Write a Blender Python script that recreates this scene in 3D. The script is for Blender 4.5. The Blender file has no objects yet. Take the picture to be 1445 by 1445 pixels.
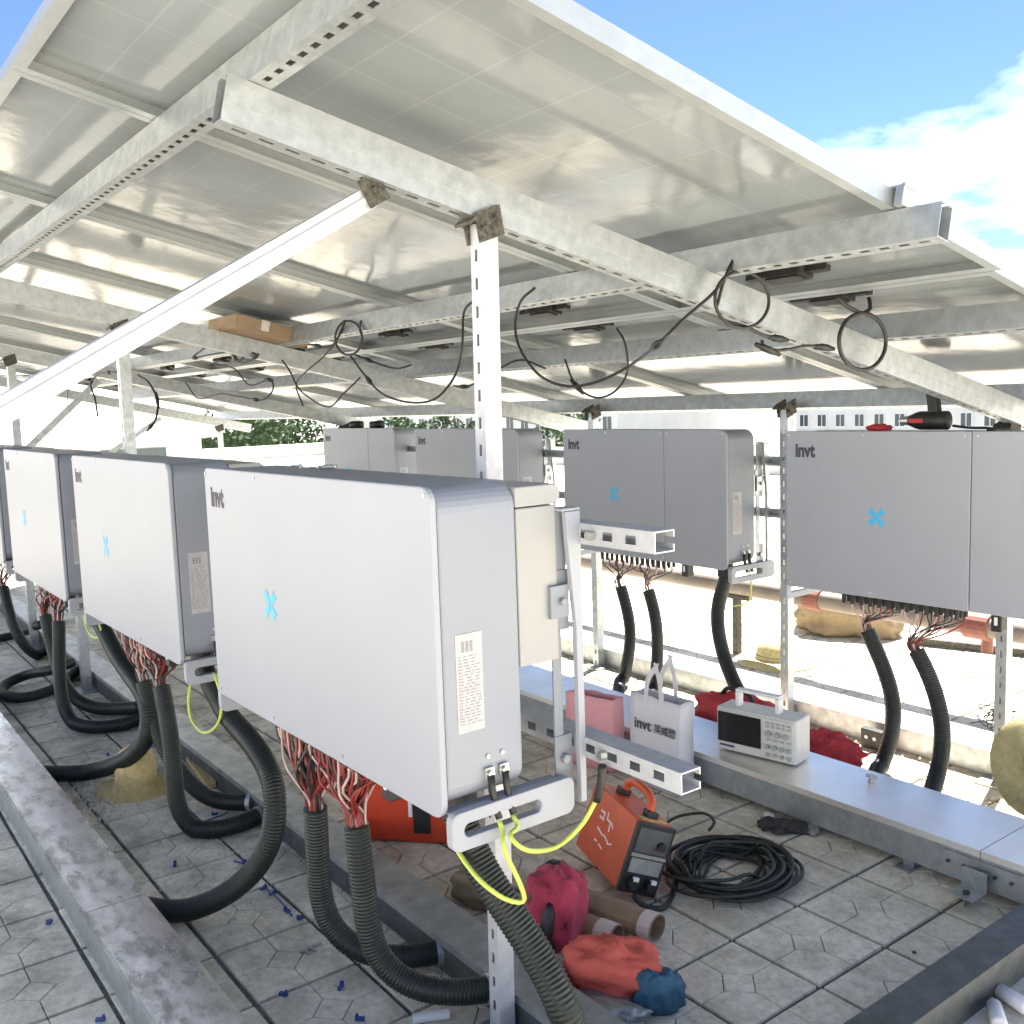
import bpy, math, random
from mathutils import Vector, Matrix, noise
random.seed(7)
scn = bpy.context.scene
col = scn.collection
V = Vector
# ------------------------------------------------------------------ camera
F_PX, YAW, PIT, ROL = 1383.2, -0.92979, -0.10997, -0.032505
CAM = V((1.564, -0.975, 1.562))
fw = V((math.sin(YAW)*math.cos(PIT), math.cos(YAW)*math.cos(PIT), math.sin(PIT)))
r0 = V((math.cos(YAW), -math.sin(YAW), 0)); u0 = r0.cross(fw)
rt_ = r0*math.cos(ROL) + u0*math.sin(ROL); up_ = u0*math.cos(ROL) - r0*math.sin(ROL)
cd = bpy.data.cameras.new('camera'); cam = bpy.data.objects.new('camera', cd); col.objects.link(cam)
cd.sensor_width = 36; cd.lens = 36*F_PX/1445; cd.clip_start = .05; cd.clip_end = 3000
cam.matrix_world = Matrix(((rt_.x, up_.x, -fw.x, CAM.x), (rt_.y, up_.y, -fw.y, CAM.y), (rt_.z, up_.z, -fw.z, CAM.z), (0, 0, 0, 1)))
scn.camera = cam
# ------------------------------------------------------------------ sky, sun, exposure
SUN_EL = math.radians(61); SUN_AZ = math.atan2(-.30, .95)        # azimuth from +Y towards +X
w = bpy.data.worlds.new('World'); scn.world = w; w.use_nodes = True
nt = w.node_tree; nt.nodes.clear()
def nd(t, k, **kw):
    n = t.nodes.new(k)
    for a, b in kw.items(): setattr(n, a, b)
    return n
out = nd(nt, 'ShaderNodeOutputWorld'); bg = nd(nt, 'ShaderNodeBackground'); bg.inputs[1].default_value = .05
sky = nd(nt, 'ShaderNodeTexSky', sky_type='NISHITA', sun_disc=False, sun_elevation=SUN_EL, sun_rotation=SUN_AZ)
sky.air_density = .75; sky.dust_density = .1; sky.ozone_density = 4.0; sky.altitude = 3000
tc = nd(nt, 'ShaderNodeTexCoord'); sep = nd(nt, 'ShaderNodeSeparateXYZ')
nt.links.new(tc.outputs['Generated'], sep.inputs[0])
addz = nd(nt, 'ShaderNodeMath', operation='ADD'); addz.inputs[1].default_value = .22
nt.links.new(sep.outputs[2], addz.inputs[0])
dx = nd(nt, 'ShaderNodeMath', operation='DIVIDE'); dy = nd(nt, 'ShaderNodeMath', operation='DIVIDE')
for d_, k in ((dx, 0), (dy, 1)):
    nt.links.new(sep.outputs[k], d_.inputs[0]); nt.links.new(addz.outputs[0], d_.inputs[1])
cmb = nd(nt, 'ShaderNodeCombineXYZ'); nt.links.new(dx.outputs[0], cmb.inputs[0]); nt.links.new(dy.outputs[0], cmb.inputs[1])
cmb.inputs[2].default_value = 6.6
cn = nd(nt, 'ShaderNodeTexNoise'); cn.inputs['Scale'].default_value = 1.1; cn.inputs['Detail'].default_value = 7; cn.inputs['Roughness'].default_value = .55
nt.links.new(cmb.outputs[0], cn.inputs['Vector'])
cr = nd(nt, 'ShaderNodeValToRGB'); cr.color_ramp.elements[0].position = .50; cr.color_ramp.elements[1].position = .75
cr.color_ramp.elements[1].color = (.9, .9, .9, 1)
hz = nd(nt, 'ShaderNodeMapRange'); hz.inputs[1].default_value = .02; hz.inputs[2].default_value = .30; hz.inputs[3].default_value = .26; hz.inputs[4].default_value = 0
nt.links.new(sep.outputs[2], hz.inputs[0])          # cloud banks thicken towards the horizon, alike all round
cs = nd(nt, 'ShaderNodeMath', operation='ADD'); nt.links.new(cn.outputs['Fac'], cs.inputs[0]); nt.links.new(hz.outputs[0], cs.inputs[1])
nt.links.new(cs.outputs[0], cr.inputs[0])
mx = nd(nt, 'ShaderNodeMix', data_type='RGBA'); mx.inputs['B'].default_value = (15.0, 14.8, 14.4, 1)
nt.links.new(cr.outputs[0], mx.inputs['Factor']); nt.links.new(sky.outputs[0], mx.inputs['A'])
nt.links.new(mx.outputs['Result'], bg.inputs[0]); nt.links.new(bg.outputs[0], out.inputs[0])
sd = bpy.data.lights.new('sun', 'SUN'); sd.energy = 4.4; sd.angle = math.radians(.53); sd.color = (1, .955, .89)
sun = bpy.data.objects.new('sun', sd); col.objects.link(sun)
to_sun = V((math.sin(SUN_AZ)*math.cos(SUN_EL), math.cos(SUN_AZ)*math.cos(SUN_EL), math.sin(SUN_EL)))
sun.rotation_euler = to_sun.to_track_quat('Z', 'Y').to_euler(); sun.location = (0, 0, 12)
scn.view_settings.view_transform = 'Standard'; scn.view_settings.look = 'None'
scn.view_settings.exposure = 2.6; scn.view_settings.gamma = 1; scn.view_settings.use_curve_mapping = False

# ------------------------------------------------------------------ pixel -> place (needs the surface it touches)
def ray(p): return fw + rt_*((p[0]-722.5)/F_PX) - up_*((p[1]-722.5)/F_PX)
def onY(x, y, Y): d = ray((x, y)); return CAM + d*((Y-CAM.y)/d.y)
def onZ(x, y, Z): d = ray((x, y)); return CAM + d*((Z-CAM.z)/d.z)
def onX(x, y, X): d = ray((x, y)); return CAM + d*((X-CAM.x)/d.x)
def proj(P):
    d = P-CAM; z = d.dot(fw)
    return (722.5+F_PX*d.dot(rt_)/z, 722.5-F_PX*d.dot(up_)/z, z)

# ------------------------------------------------------------------ materials
MAT = {}
def mat(name, base, rough=.5, metal=0., spec=.5, vary=0., vscale=6., dark=None, bump=0., bscale=60., rvary=0., coords='Object', detail=5, stretch=None, lo=.35, hi=.7, coat=0., rand=0., sheen=0.):
    m = bpy.data.materials.new(name); m.use_nodes = True; t = m.node_tree
    b = t.nodes['Principled BSDF']; L = t.links.new
    b.inputs['Base Color'].default_value = (*base, 1); b.inputs['Roughness'].default_value = rough
    b.inputs['Metallic'].default_value = metal; b.inputs['Specular IOR Level'].default_value = spec
    b.inputs['Coat Weight'].default_value = coat; b.inputs['Sheen Weight'].default_value = sheen
    if vary or bump or rvary:
        if coords == 'World':
            g = nd(t, 'ShaderNodeNewGeometry'); src = g.outputs['Position']
        else:
            c = nd(t, 'ShaderNodeTexCoord'); src = c.outputs['Object']
        if stretch:
            mp = nd(t, 'ShaderNodeMapping'); mp.inputs['Scale'].default_value = stretch; L(src, mp.inputs[0]); src = mp.outputs[0]
    if vary or rvary:
        n = nd(t, 'ShaderNodeTexNoise'); n.inputs['Scale'].default_value = vscale; n.inputs['Detail'].default_value = detail; n.inputs['Roughness'].default_value = .62
        L(src, n.inputs['Vector'])
        r = nd(t, 'ShaderNodeValToRGB'); r.color_ramp.elements[0].position = lo; r.color_ramp.elements[1].position = hi
        dk = dark or tuple(c*(1-vary) for c in base)
        r.color_ramp.elements[0].color = (*dk, 1); r.color_ramp.elements[1].color = (*base, 1)
        L(n.outputs['Fac'], r.inputs[0])
        cout = r.outputs[0]
        if rand:
            oi = nd(t, 'ShaderNodeObjectInfo'); mr = nd(t, 'ShaderNodeMapRange'); mr.inputs[3].default_value = 1-rand; mr.inputs[4].default_value = 1+rand*.4
            L(oi.outputs['Random'], mr.inputs[0]); hs = nd(t, 'ShaderNodeHueSaturation'); L(mr.outputs[0], hs.inputs['Value']); L(cout, hs.inputs['Color']); cout = hs.outputs[0]
        L(cout, b.inputs['Base Color'])
        if rvary:
            mr = nd(t, 'ShaderNodeMapRange'); mr.inputs[3].default_value = min(1, rough+rvary); mr.inputs[4].default_value = max(.03, rough-rvary)
            L(n.outputs['Fac'], mr.inputs[0]); L(mr.outputs[0], b.inputs['Roughness'])
    if bump:
        n2 = nd(t, 'ShaderNodeTexNoise'); n2.inputs['Scale'].default_value = bscale; n2.inputs['Detail'].default_value = 4; L(src, n2.inputs['Vector'])
        bp = nd(t, 'ShaderNodeBump'); bp.inputs['Strength'].default_value = bump; bp.inputs['Distance'].default_value = .01
        L(n2.outputs['Fac'], bp.inputs['Height']); L(bp.outputs[0], b.inputs['Normal'])
    MAT[name] = m; return m
mat('powder_white', (.34, .358, .395), .45, spec=.3, vary=.05, vscale=3, bump=.04, bscale=900)
mat('powder_grey', (.25, .27, .312), .45, vary=.06, vscale=4, bump=.05, bscale=700)
mat('sheet_white', (.33, .33, .325), .42, vary=.08, vscale=5)
mat('galv', (.50, .53, .54), .42, .75, vary=.28, vscale=28, rvary=.14, coords='World', detail=6)
mat('galv_post', (.54, .55, .57), .50, .35, vary=.18, vscale=30, rvary=.1, coords='World', detail=6)
mat('galv_bright', (.98, .95, .88), .42, .9, vary=.10, vscale=6, rvary=.05, coords='World', detail=8, bump=.02, bscale=9)
mat('galv_tray', (.93, .95, .99), .26, .9, vary=.60, vscale=20, rvary=.16, coords='World', detail=13, lo=.36, hi=.60, stretch=(.45, 1, 1))
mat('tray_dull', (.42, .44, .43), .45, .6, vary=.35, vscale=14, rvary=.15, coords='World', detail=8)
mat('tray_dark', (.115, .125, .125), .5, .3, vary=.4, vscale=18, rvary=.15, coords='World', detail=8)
mat('alu', (.44, .47, .475), .40, .65, vary=.1, vscale=20, rvary=.08)
mat('rusty', (.15, .14, .115), .8, .3, vary=.6, vscale=90, dark=(.035, .034, .028), detail=8, bump=.4, bscale=120)
mat('steel', (.6, .6, .58), .35, .9, vary=.2, vscale=60)
mat('hose', (.016, .022, .018), .45, spec=.4, vary=.45, vscale=12, coords='World', rvary=.12)
mat('black', (.018, .018, .018), .5, vary=.3, vscale=30)
mat('black_gloss', (.012, .012, .013), .22)
mat('wire_red', (.28, .035, .030), .45, vary=.3, vscale=20)
mat('wire_pale', (.62, .45, .40), .5, vary=.3, vscale=20)
mat('wire_black', (.035, .026, .024), .45)
mat('yellow_green', (.55, .66, .12), .42, vary=.12, vscale=10)
mat('ink', (.05, .045, .07), .6)
mat('blue_mark', (.05, .42, .74), .5)
mat('straw', (.72, .55, .24), .8, vary=.3, vscale=40, bump=.6, bscale=180)
mat('straw_pale', (.52, .44, .22), .8, vary=.25, vscale=40, bump=.6, bscale=180)
mat('cardboard', (.34, .24, .15), .8, vary=.2, vscale=20, bump=.1, bscale=200)
mat('tape', (.70, .62, .56), .5, vary=.15, vscale=30)
mat('orange', (.60, .095, .030), .45, vary=.18, vscale=14, bump=.05, bscale=120)
mat('case_red', (.62, .06, .02), .4, vary=.15, vscale=14)
mat('crimson', (.46, .030, .075), .8, vary=.35, vscale=14, bump=.3, bscale=260, sheen=.2)
mat('coral', (.72, .13, .09), .75, vary=.25, vscale=10, bump=.25, bscale=40)
mat('red_cloth', (.62, .05, .06), .7, vary=.3, vscale=12)
mat('blue_cloth', (.035, .13, .21), .6, vary=.4, vscale=30)
mat('blue_plastic', (.03, .075, .26), .4, vary=.2, vscale=30)
mat('dark_cloth', (.055, .050, .045), .9, vary=.5, vscale=60, bump=.5, bscale=120)
mat('tote', (.70, .69, .71), .7, vary=.07, vscale=12, bump=.15, bscale=30)
mat('pink', (.80, .38, .40), .65, vary=.08, vscale=12)
mat('instrument', (.64, .63, .58), .5, vary=.08, vscale=30)
mat('print_grey', (.24, .24, .25), .6)
mat('panel_key', (.36, .37, .35), .5)
mat('cord', (.030, .036, .030), .5, vary=.3, vscale=20)
mat('pvc', (.24, .20, .165), .5, vary=.3, vscale=10, coords='World')
mat('coupling', (.28, .10, .07), .6, vary=.3, vscale=30)
mat('tan_cloth', (.30, .225, .135), .9, vary=.35, vscale=8, bump=.5, bscale=30)
mat('bracket_grey', (.22, .24, .27), .5, vary=.1, vscale=10)
mat('bark', (.12, .09, .07), .9, vary=.4, vscale=8)
mat('leaf', (.07, .12, .04), .6, vary=.5, vscale=.8, coords='World', hi=.62)
mat('wall_white', (.75, .74, .70), .8, vary=.12, vscale=.6)
mat('wall_cream', (.62, .58, .50), .8, vary=.15, vscale=.5)
mat('roof_white', (.82, .82, .80), .5, vary=.08, vscale=.8)
mat('pane', (.05, .07, .08), .15)
mat('glove', (.075, .065, .060), .9, vary=.4, vscale=50, bump=.4, bscale=120)
mat('plastic_white', (.78, .78, .76), .45, vary=.1, vscale=30)

def tile_material(name, grid):
    m = bpy.data.materials.new(name); m.use_nodes = True; t = m.node_tree; L = t.links.new; b = t.nodes['Principled BSDF']
    g = nd(t, 'ShaderNodeNewGeometry'); pos = g.outputs['Position']
    def noise_(sc, det=6, ro=.6):
        n = nd(t, 'ShaderNodeTexNoise'); n.inputs['Scale'].default_value = sc; n.inputs['Detail'].default_value = det; n.inputs['Roughness'].default_value = ro; L(pos, n.inputs['Vector']); return n.outputs['Fac']
    def ramp(f, a, ca, c, cc):
        r = nd(t, 'ShaderNodeValToRGB'); e = r.color_ramp.elements; e[0].position = a; e[1].position = c; e[0].color = (*ca, 1); e[1].color = (*cc, 1); L(f, r.inputs[0]); return r.outputs[0]
    base = ramp(noise_(7, 8), .3, (.62, .555, .42), .60, (.90, .825, .665))
    moss = ramp(noise_(2.3, 9, .72), .47, (0, 0, 0), .70, (1, 1, 1))
    fine = ramp(noise_(34, 9, .78), .36, (.32, .31, .27), .56, (1, 1, 1))
    mxa = nd(t, 'ShaderNodeMix', data_type='RGBA'); mxa.inputs['B'].default_value = (.22, .205, .155, 1); sx = nd(t, 'ShaderNodeSeparateXYZ'); L(pos, sx.inputs[0]); mg = nd(t, 'ShaderNodeMapRange'); mg.inputs[1].default_value = -.1; mg.inputs[2].default_value = -1.8; mg.inputs[3].default_value = .30; mg.inputs[4].default_value = 1.0; L(sx.outputs[0], mg.inputs[0])
    mm = nd(t, 'ShaderNodeMath', operation='MULTIPLY'); L(moss, mm.inputs[0]); L(mg.outputs[0], mm.inputs[1]); L(mm.outputs[0], mxa.inputs['Factor']); L(base, mxa.inputs['A'])
    mu = nd(t, 'ShaderNodeMix', data_type='RGBA', blend_type='MULTIPLY'); mu.inputs['Factor'].default_value = .42; L(mxa.outputs['Result'], mu.inputs['A']); L(fine, mu.inputs['B'])
    outc = mu.outputs['Result']
    oi = nd(t, 'ShaderNodeObjectInfo'); mr = nd(t, 'ShaderNodeMapRange'); mr.inputs[3].default_value = .90; mr.inputs[4].default_value = 1.06; L(oi.outputs['Random'], mr.inputs[0])
    hs = nd(t, 'ShaderNodeHueSaturation'); L(mr.outputs[0], hs.inputs['Value']); L(outc, hs.inputs['Color']); outc = hs.outputs[0]
    if grid:
        br = nd(t, 'ShaderNodeTexBrick'); br.offset = 0; br.inputs['Scale'].default_value = 1; br.inputs['Brick Width'].default_value = .3; br.inputs['Row Height'].default_value = .3; br.inputs['Mortar Size'].default_value = .006
        br.inputs['Color1'].default_value = (1, 1, 1, 1); br.inputs['Color2'].default_value = (.9, .9, .9, 1); br.inputs['Mortar'].default_value = (.3, .3, .28, 1)
        mp = nd(t, 'ShaderNodeMapping'); mp.inputs['Location'].default_value = (.23, -1.7095, 0); L(pos, mp.inputs[0]); L(mp.outputs[0], br.inputs['Vector'])
        m2 = nd(t, 'ShaderNodeMix', data_type='RGBA', blend_type='MULTIPLY'); m2.inputs['Factor'].default_value = 1; L(outc, m2.inputs['A']); L(br.outputs[0], m2.inputs['B']); outc = m2.outputs['Result']
    L(outc, b.inputs['Base Color']); b.inputs['Roughness'].default_value = .62
    bp = nd(t, 'ShaderNodeBump'); bp.inputs['Strength'].default_value = .35; bp.inputs['Distance'].default_value = .006; L(noise_(70, 6, .7), bp.inputs['Height']); L(bp.outputs[0], b.inputs['Normal'])
    MAT[name] = m
tile_material('tile', False); tile_material('tile_far', True)
mat('mortar', (.17, .165, .145), .95, vary=.5, vscale=20, coords='World', bump=.5, bscale=90)
mat('city', (.30, .30, .26), .9, vary=.4, vscale=.05, coords='World')

def backsheet():
    m = bpy.data.materials.new('backsheet'); m.use_nodes = True; t = m.node_tree; L = t.links.new; b = t.nodes['Principled BSDF']
    tcn = nd(t, 'ShaderNodeTexCoord'); br = nd(t, 'ShaderNodeTexBrick'); br.offset = 0
    br.inputs['Scale'].default_value = 1; br.inputs['Brick Width'].default_value = .178; br.inputs['Row Height'].default_value = .1725; br.inputs['Mortar Size'].default_value = .0035; br.inputs['Mortar Smooth'].default_value = .6
    br.inputs['Color1'].default_value = (.225, .25, .27, 1); br.inputs['Color2'].default_value = (.221, .246, .266, 1); br.inputs['Mortar'].default_value = (.258, .284, .302, 1)  # paler grid lines: daylight passing through the cell gaps, put into the colour
    L(tcn.outputs['Object'], br.inputs['Vector'])
    n = nd(t, 'ShaderNodeTexNoise'); n.inputs['Scale'].default_value = 1.7; n.inputs['Detail'].default_value = 7; L(tcn.outputs['Object'], n.inputs['Vector'])
    r = nd(t, 'ShaderNodeValToRGB'); r.color_ramp.elements[0].position = .3; r.color_ramp.elements[0].color = (.80, .79, .76, 1); r.color_ramp.elements[1].position = .65; L(n.outputs['Fac'], r.inputs[0])
    mu = nd(t, 'ShaderNodeMix', data_type='RGBA', blend_type='MULTIPLY'); mu.inputs['Factor'].default_value = 1; L(br.outputs[0], mu.inputs['A']); L(r.outputs[0], mu.inputs['B'])
    L(mu.outputs['Result'], b.inputs['Base Color']); b.inputs['Roughness'].default_value = .12; b.inputs['Specular IOR Level'].default_value = .3
    n2 = nd(t, 'ShaderNodeTexNoise'); n2.inputs['Scale'].default_value = 9; L(tcn.outputs['Object'], n2.inputs['Vector'])
    bp = nd(t, 'ShaderNodeBump'); bp.inputs['Strength'].default_value = .06; bp.inputs['Distance'].default_value = .02; L(n2.outputs['Fac'], bp.inputs['Height']); L(bp.outputs[0], b.inputs['Normal'])
    MAT['backsheet'] = m
    m = bpy.data.materials.new('cells'); m.use_nodes = True; t = m.node_tree; b = t.nodes['Principled BSDF']; L = t.links.new
    tcn = nd(t, 'ShaderNodeTexCoord'); br = nd(t, 'ShaderNodeTexBrick'); br.offset = 0
    br.inputs['Scale'].default_value = 1; br.inputs['Brick Width'].default_value = .178; br.inputs['Row Height'].default_value = .1725; br.inputs['Mortar Size'].default_value = .003
    br.inputs['Color1'].default_value = (.012, .018, .045, 1); br.inputs['Color2'].default_value = (.014, .02, .05, 1); br.inputs['Mortar'].default_value = (.5, .5, .5, 1)
    L(tcn.outputs['Object'], br.inputs['Vector']); L(br.outputs[0], b.inputs['Base Color']); b.inputs['Roughness'].default_value = .08
    MAT['cells'] = m
    # printed rating sticker: rows of small grey print on pale paper
    m = bpy.data.materials.new('sticker'); m.use_nodes = True; t = m.node_tree; b = t.nodes['Principled BSDF']; L = t.links.new
    tcn = nd(t, 'ShaderNodeTexCoord'); mp = nd(t, 'ShaderNodeMapping'); mp.inputs['Scale'].default_value = (1, 30, 30); L(tcn.outputs['Object'], mp.inputs[0])
    n = nd(t, 'ShaderNodeTexNoise'); n.inputs['Scale'].default_value = 1; n.inputs['Detail'].default_value = 1; L(mp.outputs[0], n.inputs['Vector'])
    r = nd(t, 'ShaderNodeValToRGB'); r.color_ramp.elements[0].position = .30; r.color_ramp.elements[0].color = (.36, .36, .37, 1); r.color_ramp.elements[1].position = .60; r.color_ramp.elements[1].color = (.42, .41, .415, 1)
    L(n.outputs['Fac'], r.inputs[0]); L(r.outputs[0], b.inputs['Base Color']); b.inputs['Roughness'].default_value = .45
    MAT['sticker'] = m
backsheet()

# ------------------------------------------------------------------ mesh helpers
WM = {}
def world_of(o): return WM.get(o.name, Matrix.Identity(4))
def tag(o, label=None, cat=None, group=None, kind=None):
    for k, v_ in (('label', label), ('category', cat), ('group', group), ('kind', kind)):
        if v_: o[k] = v_
    return o
def thing(name, label, cat, loc=(0, 0, 0), rot=(0, 0, 0), group=None):
    o = bpy.data.objects.new(name, None); col.objects.link(o); o.location = loc; o.rotation_euler = rot; o.empty_display_size = .05
    WM[o.name] = o.matrix_basis.copy(); return tag(o, label, cat, group)
BOXF = [(0, 3, 2, 1), (4, 5, 6, 7), (0, 1, 5, 4), (1, 2, 6, 5), (2, 3, 7, 6), (3, 0, 4, 7)]
class MB:
    def __init__(s): s.v = []; s.f = []; s.m = []
    def add(s, vs, fs, mi=0):
        k = len(s.v); s.v += [V(p) for p in vs]; s.f += [tuple(i+k for i in f) for f in fs]; s.m += [mi]*len(fs); return s
    def box(s, a, b, mi=0):
        (x0, y0, z0), (x1, y1, z1) = a, b
        return s.add([(x0, y0, z0), (x1, y0, z0), (x1, y1, z0), (x0, y1, z0), (x0, y0, z1), (x1, y0, z1), (x1, y1, z1), (x0, y1, z1)], BOXF, mi)
    def obox(s, c, ax, ay, az, mi=0):          # centre and half vectors
        c = V(c); ax = V(ax); ay = V(ay); az = V(az)
        return s.add([c-ax-ay-az, c+ax-ay-az, c+ax+ay-az, c-ax+ay-az, c-ax-ay+az, c+ax-ay+az, c+ax+ay+az, c-ax+ay+az], BOXF, mi)
    def prism(s, poly, o, ux, uy, uz, mi=0):   # polygon in (ux,uy) at o, extruded along uz
        o = V(o); ux = V(ux); uy = V(uy); uz = V(uz); n = len(poly)
        b = [o+ux*p[0]+uy*p[1] for p in poly]; t = [p+uz for p in b]
        return s.add(b+t, [tuple(range(n-1, -1, -1)), tuple(range(n, 2*n))]+[(i, (i+1) % n, n+(i+1) % n, n+i) for i in range(n)], mi)
    def cyl(s, p0, p1, r0, r1=None, n=12, mi=0):
        return s.tube([p0, p1], r0, n, mi, [r0, r0 if r1 is None else r1])
    def tube(s, pts, r, n=8, mi=0, radii=None):
        pts = [V(p) for p in pts]; m = len(pts)
        tg = []
        for i in range(m):
            d = pts[min(i+1, m-1)]-pts[max(i-1, 0)]; tg.append(d.normalized() if d.length > 1e-9 else V((0, 0, 1)))
        a = tg[0].orthogonal().normalized(); vs = []
        for i in range(m):
            a = (a-tg[i]*a.dot(tg[i])).normalized(); b = tg[i].cross(a); rr = radii[i] if radii else r
            for k in range(n):
                t = 2*math.pi*k/n; vs.append(pts[i]+a*(rr*math.cos(t))+b*(rr*math.sin(t)))
        fs = [(i*n+k, i*n+(k+1) % n, (i+1)*n+(k+1) % n, (i+1)*n+k) for i in range(m-1) for k in range(n)]
        fs += [tuple(range(n-1, -1, -1)), tuple((m-1)*n+k for k in range(n))]
        return s.add(vs, fs, mi)
    def lathe(s, c, prof, n=24, M=None, mi=0, wob=0):   # profile (r,z) round z
        c = V(c); vs = []
        for i, (r, z) in enumerate(prof):
            for k in range(n):
                t = 2*math.pi*k/n; rr = r*(1+wob*math.sin(2*t+1)+wob*.6*math.sin(5*t+i*.2))
                p = V((rr*math.cos(t), rr*math.sin(t), z+wob*.25*r*math.sin(3*t+.5))); vs.append(c+(M @ p if M else p))
        m = len(prof)
        fs = [(i*n+k, i*n+(k+1) % n, (i+1)*n+(k+1) % n, (i+1)*n+k) for i in range(m-1) for k in range(n)]
        fs += [tuple((m-1)*n+k for k in range(n))]
        return s.add(vs, fs, mi)
    def blob(s, c, rad, M=None, amp=.15, freq=3., n=22, m=14, pw=1., seed=0, flat=None, mi=0):   # soft crumpled body
        c = V(c); vs = []; n *= 2; m *= 2
        def sg(x): return math.copysign(abs(x)**pw, x)
        for j in range(m+1):
            ph = -math.pi/2+math.pi*j/m
            for i in range(n):
                th = 2*math.pi*i/n
                p = V((sg(math.cos(ph))*sg(math.cos(th)), sg(math.cos(ph))*sg(math.sin(th)), sg(math.sin(ph))))
                k = 1+amp*noise.noise(p*freq+V((seed*7.1, seed*3.3, 0)))+amp*.6*noise.ridged_multi_fractal(p*freq*.9+V((seed, 5, 0)), 1, 2, 3, 1, 2)*.4
                wr = noise.noise(p*freq*3.1+V((seed*2.3, 1, seed)))
                k += amp*.55*(.35-abs(wr))+amp*.3*(.3-abs(noise.noise(p*freq*6.3+V((0, seed, 4)))))
                q = V((p.x*rad[0]*k, p.y*rad[1]*k, p.z*rad[2]*k))
                q = M @ q if M else q
                q = c+q
                if flat is not None and q.z < flat: q.z = flat+(q.z-flat)*.02
                vs.append(q)
        fs = [(j*n+i, j*n+(i+1) % n, (j+1)*n+(i+1) % n, (j+1)*n+i) for j in range(m) for i in range(n)]
        return s.add(vs, fs, mi)
    def strut(s, p0, p1, nrm, w, d, pitch=.05, sl=.026, sw=.011, t=.0025, lip=.010, mi=0, start=.03, holes=True):
        p0 = V(p0); p1 = V(p1); a = (p1-p0); Ln = a.length; a.normalize(); n = V(nrm); n = (n-a*n.dot(a)).normalized(); sd_ = a.cross(n)
        h = t/2
        def seg(x0, x1, y0, y1): s.obox(p0+a*((x0+x1)/2)+sd_*((y0+y1)/2)-n*h, a*((x1-x0)/2), sd_*((y1-y0)/2), n*h, mi)
        if holes:
            seg(0, start, -w/2, w/2); x = start
            while x+pitch < Ln:
                seg(x, x+sl, -w/2, -sw/2); seg(x, x+sl, sw/2, w/2); seg(x+sl, x+pitch, -w/2, w/2); x += pitch
            seg(x, Ln, -w/2, w/2)
        else: seg(0, Ln, -w/2, w/2)
        for q in (-1, 1):
            s.obox(p0+a*(Ln/2)+sd_*(q*(w/2-h))-n*(t+(d-t)/2), a*(Ln/2), sd_*h, n*((d-t)/2), mi)
            s.obox(p0+a*(Ln/2)+sd_*(q*(w/2-t-lip/2))-n*(d-h), a*(Ln/2), sd_*(lip/2), n*h, mi)
        return s
    def build(s, name, mats, parent=None, smooth=False, base=None, bevel=0, world=True, auto=False):
        me = bpy.data.meshes.new(name); inv = None
        if parent is not None and world: inv = world_of(parent).inverted()
        elif base is not None: inv = Matrix.Translation(V(base)).inverted()
        vs = [tuple(inv @ p) if inv else tuple(p) for p in s.v]
        me.from_pydata(vs, [], s.f); me.update()
        ms = mats if isinstance(mats, (list, tuple)) else [mats]
        for q in ms: me.materials.append(MAT[q])
        if len(ms) > 1: me.polygons.foreach_set('material_index', s.m)
        if smooth: me.polygons.foreach_set('use_smooth', [True]*len(me.polygons))
        o = bpy.data.objects.new(name, me); col.objects.link(o)
        if parent is not None: o.parent = parent; WM[o.name] = world_of(parent).copy()
        elif base is not None: o.location = base; WM[o.name] = Matrix.Translation(V(base))
        if bevel:
            b = o.modifiers.new('bevel', 'BEVEL'); b.width = bevel; b.segments = 2; b.limit_method = 'ANGLE'; b.angle_limit = math.radians(40)
        return o
def kids(o): return [c for c in bpy.data.objects if c.parent is o]
def copy_tree(o, parent=None, children=None):
    c = o.copy(); col.objects.link(c); c.parent = parent
    for ch in children[o] if o in children else []: copy_tree(ch, c, children)
    return c
def child_map():
    d = {}
    for o in bpy.data.objects:
        if o.parent: d.setdefault(o.parent, []).append(o)
    return d
def text_mesh(txt, size, bold=.0, ext=.0006):
    cu = bpy.data.curves.new('lettering', 'FONT'); cu.body = txt; cu.size = size; cu.extrude = ext; cu.offset = bold; cu.resolution_u = 3
    ob = bpy.data.objects.new('lettering', cu); col.objects.link(ob)
    bpy.context.view_layer.update()
    me = bpy.data.meshes.new_from_object(ob.evaluated_get(bpy.context.evaluated_depsgraph_get()))
    bpy.data.objects.remove(ob); bpy.data.curves.remove(cu); return me
def text_obj(name, txt, size, M, mt, parent, bold=0.):
    me = text_mesh(txt, size, bold); me.transform(M); me.materials.clear(); me.materials.append(MAT[mt])
    o = bpy.data.objects.new(name, me); col.objects.link(o); o.parent = parent; WM[o.name] = world_of(parent).copy(); return o
def rrect(w_, h_, r, seg=5):
    p = []
    for cx, cy, a0 in ((w_-r, r, -90), (w_-r, h_-r, 0), (r, h_-r, 90), (r, r, 180)):
        for i in range(seg+1):
            a = math.radians(a0+90*i/seg); p.append((cx+r*math.cos(a), cy+r*math.sin(a)))
    return p
def cat_spline(P, step):
    P = [V(p) for p in P]; Q = [P[0]*2-P[1]]+P+[P[-1]*2-P[-2]]; outp = []
    for i in range(1, len(Q)-2):
        a, b, c, d = Q[i-1], Q[i], Q[i+1], Q[i+2]; n = max(2, int((c-b).length/step))
        for k in range(n):
            t = k/n; outp.append(.5*((2*b)+(c-a)*t+(2*a-5*b+4*c-d)*t*t+(3*b-a-3*c+d)*t**3))
    outp.append(P[-1]); return outp
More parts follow.
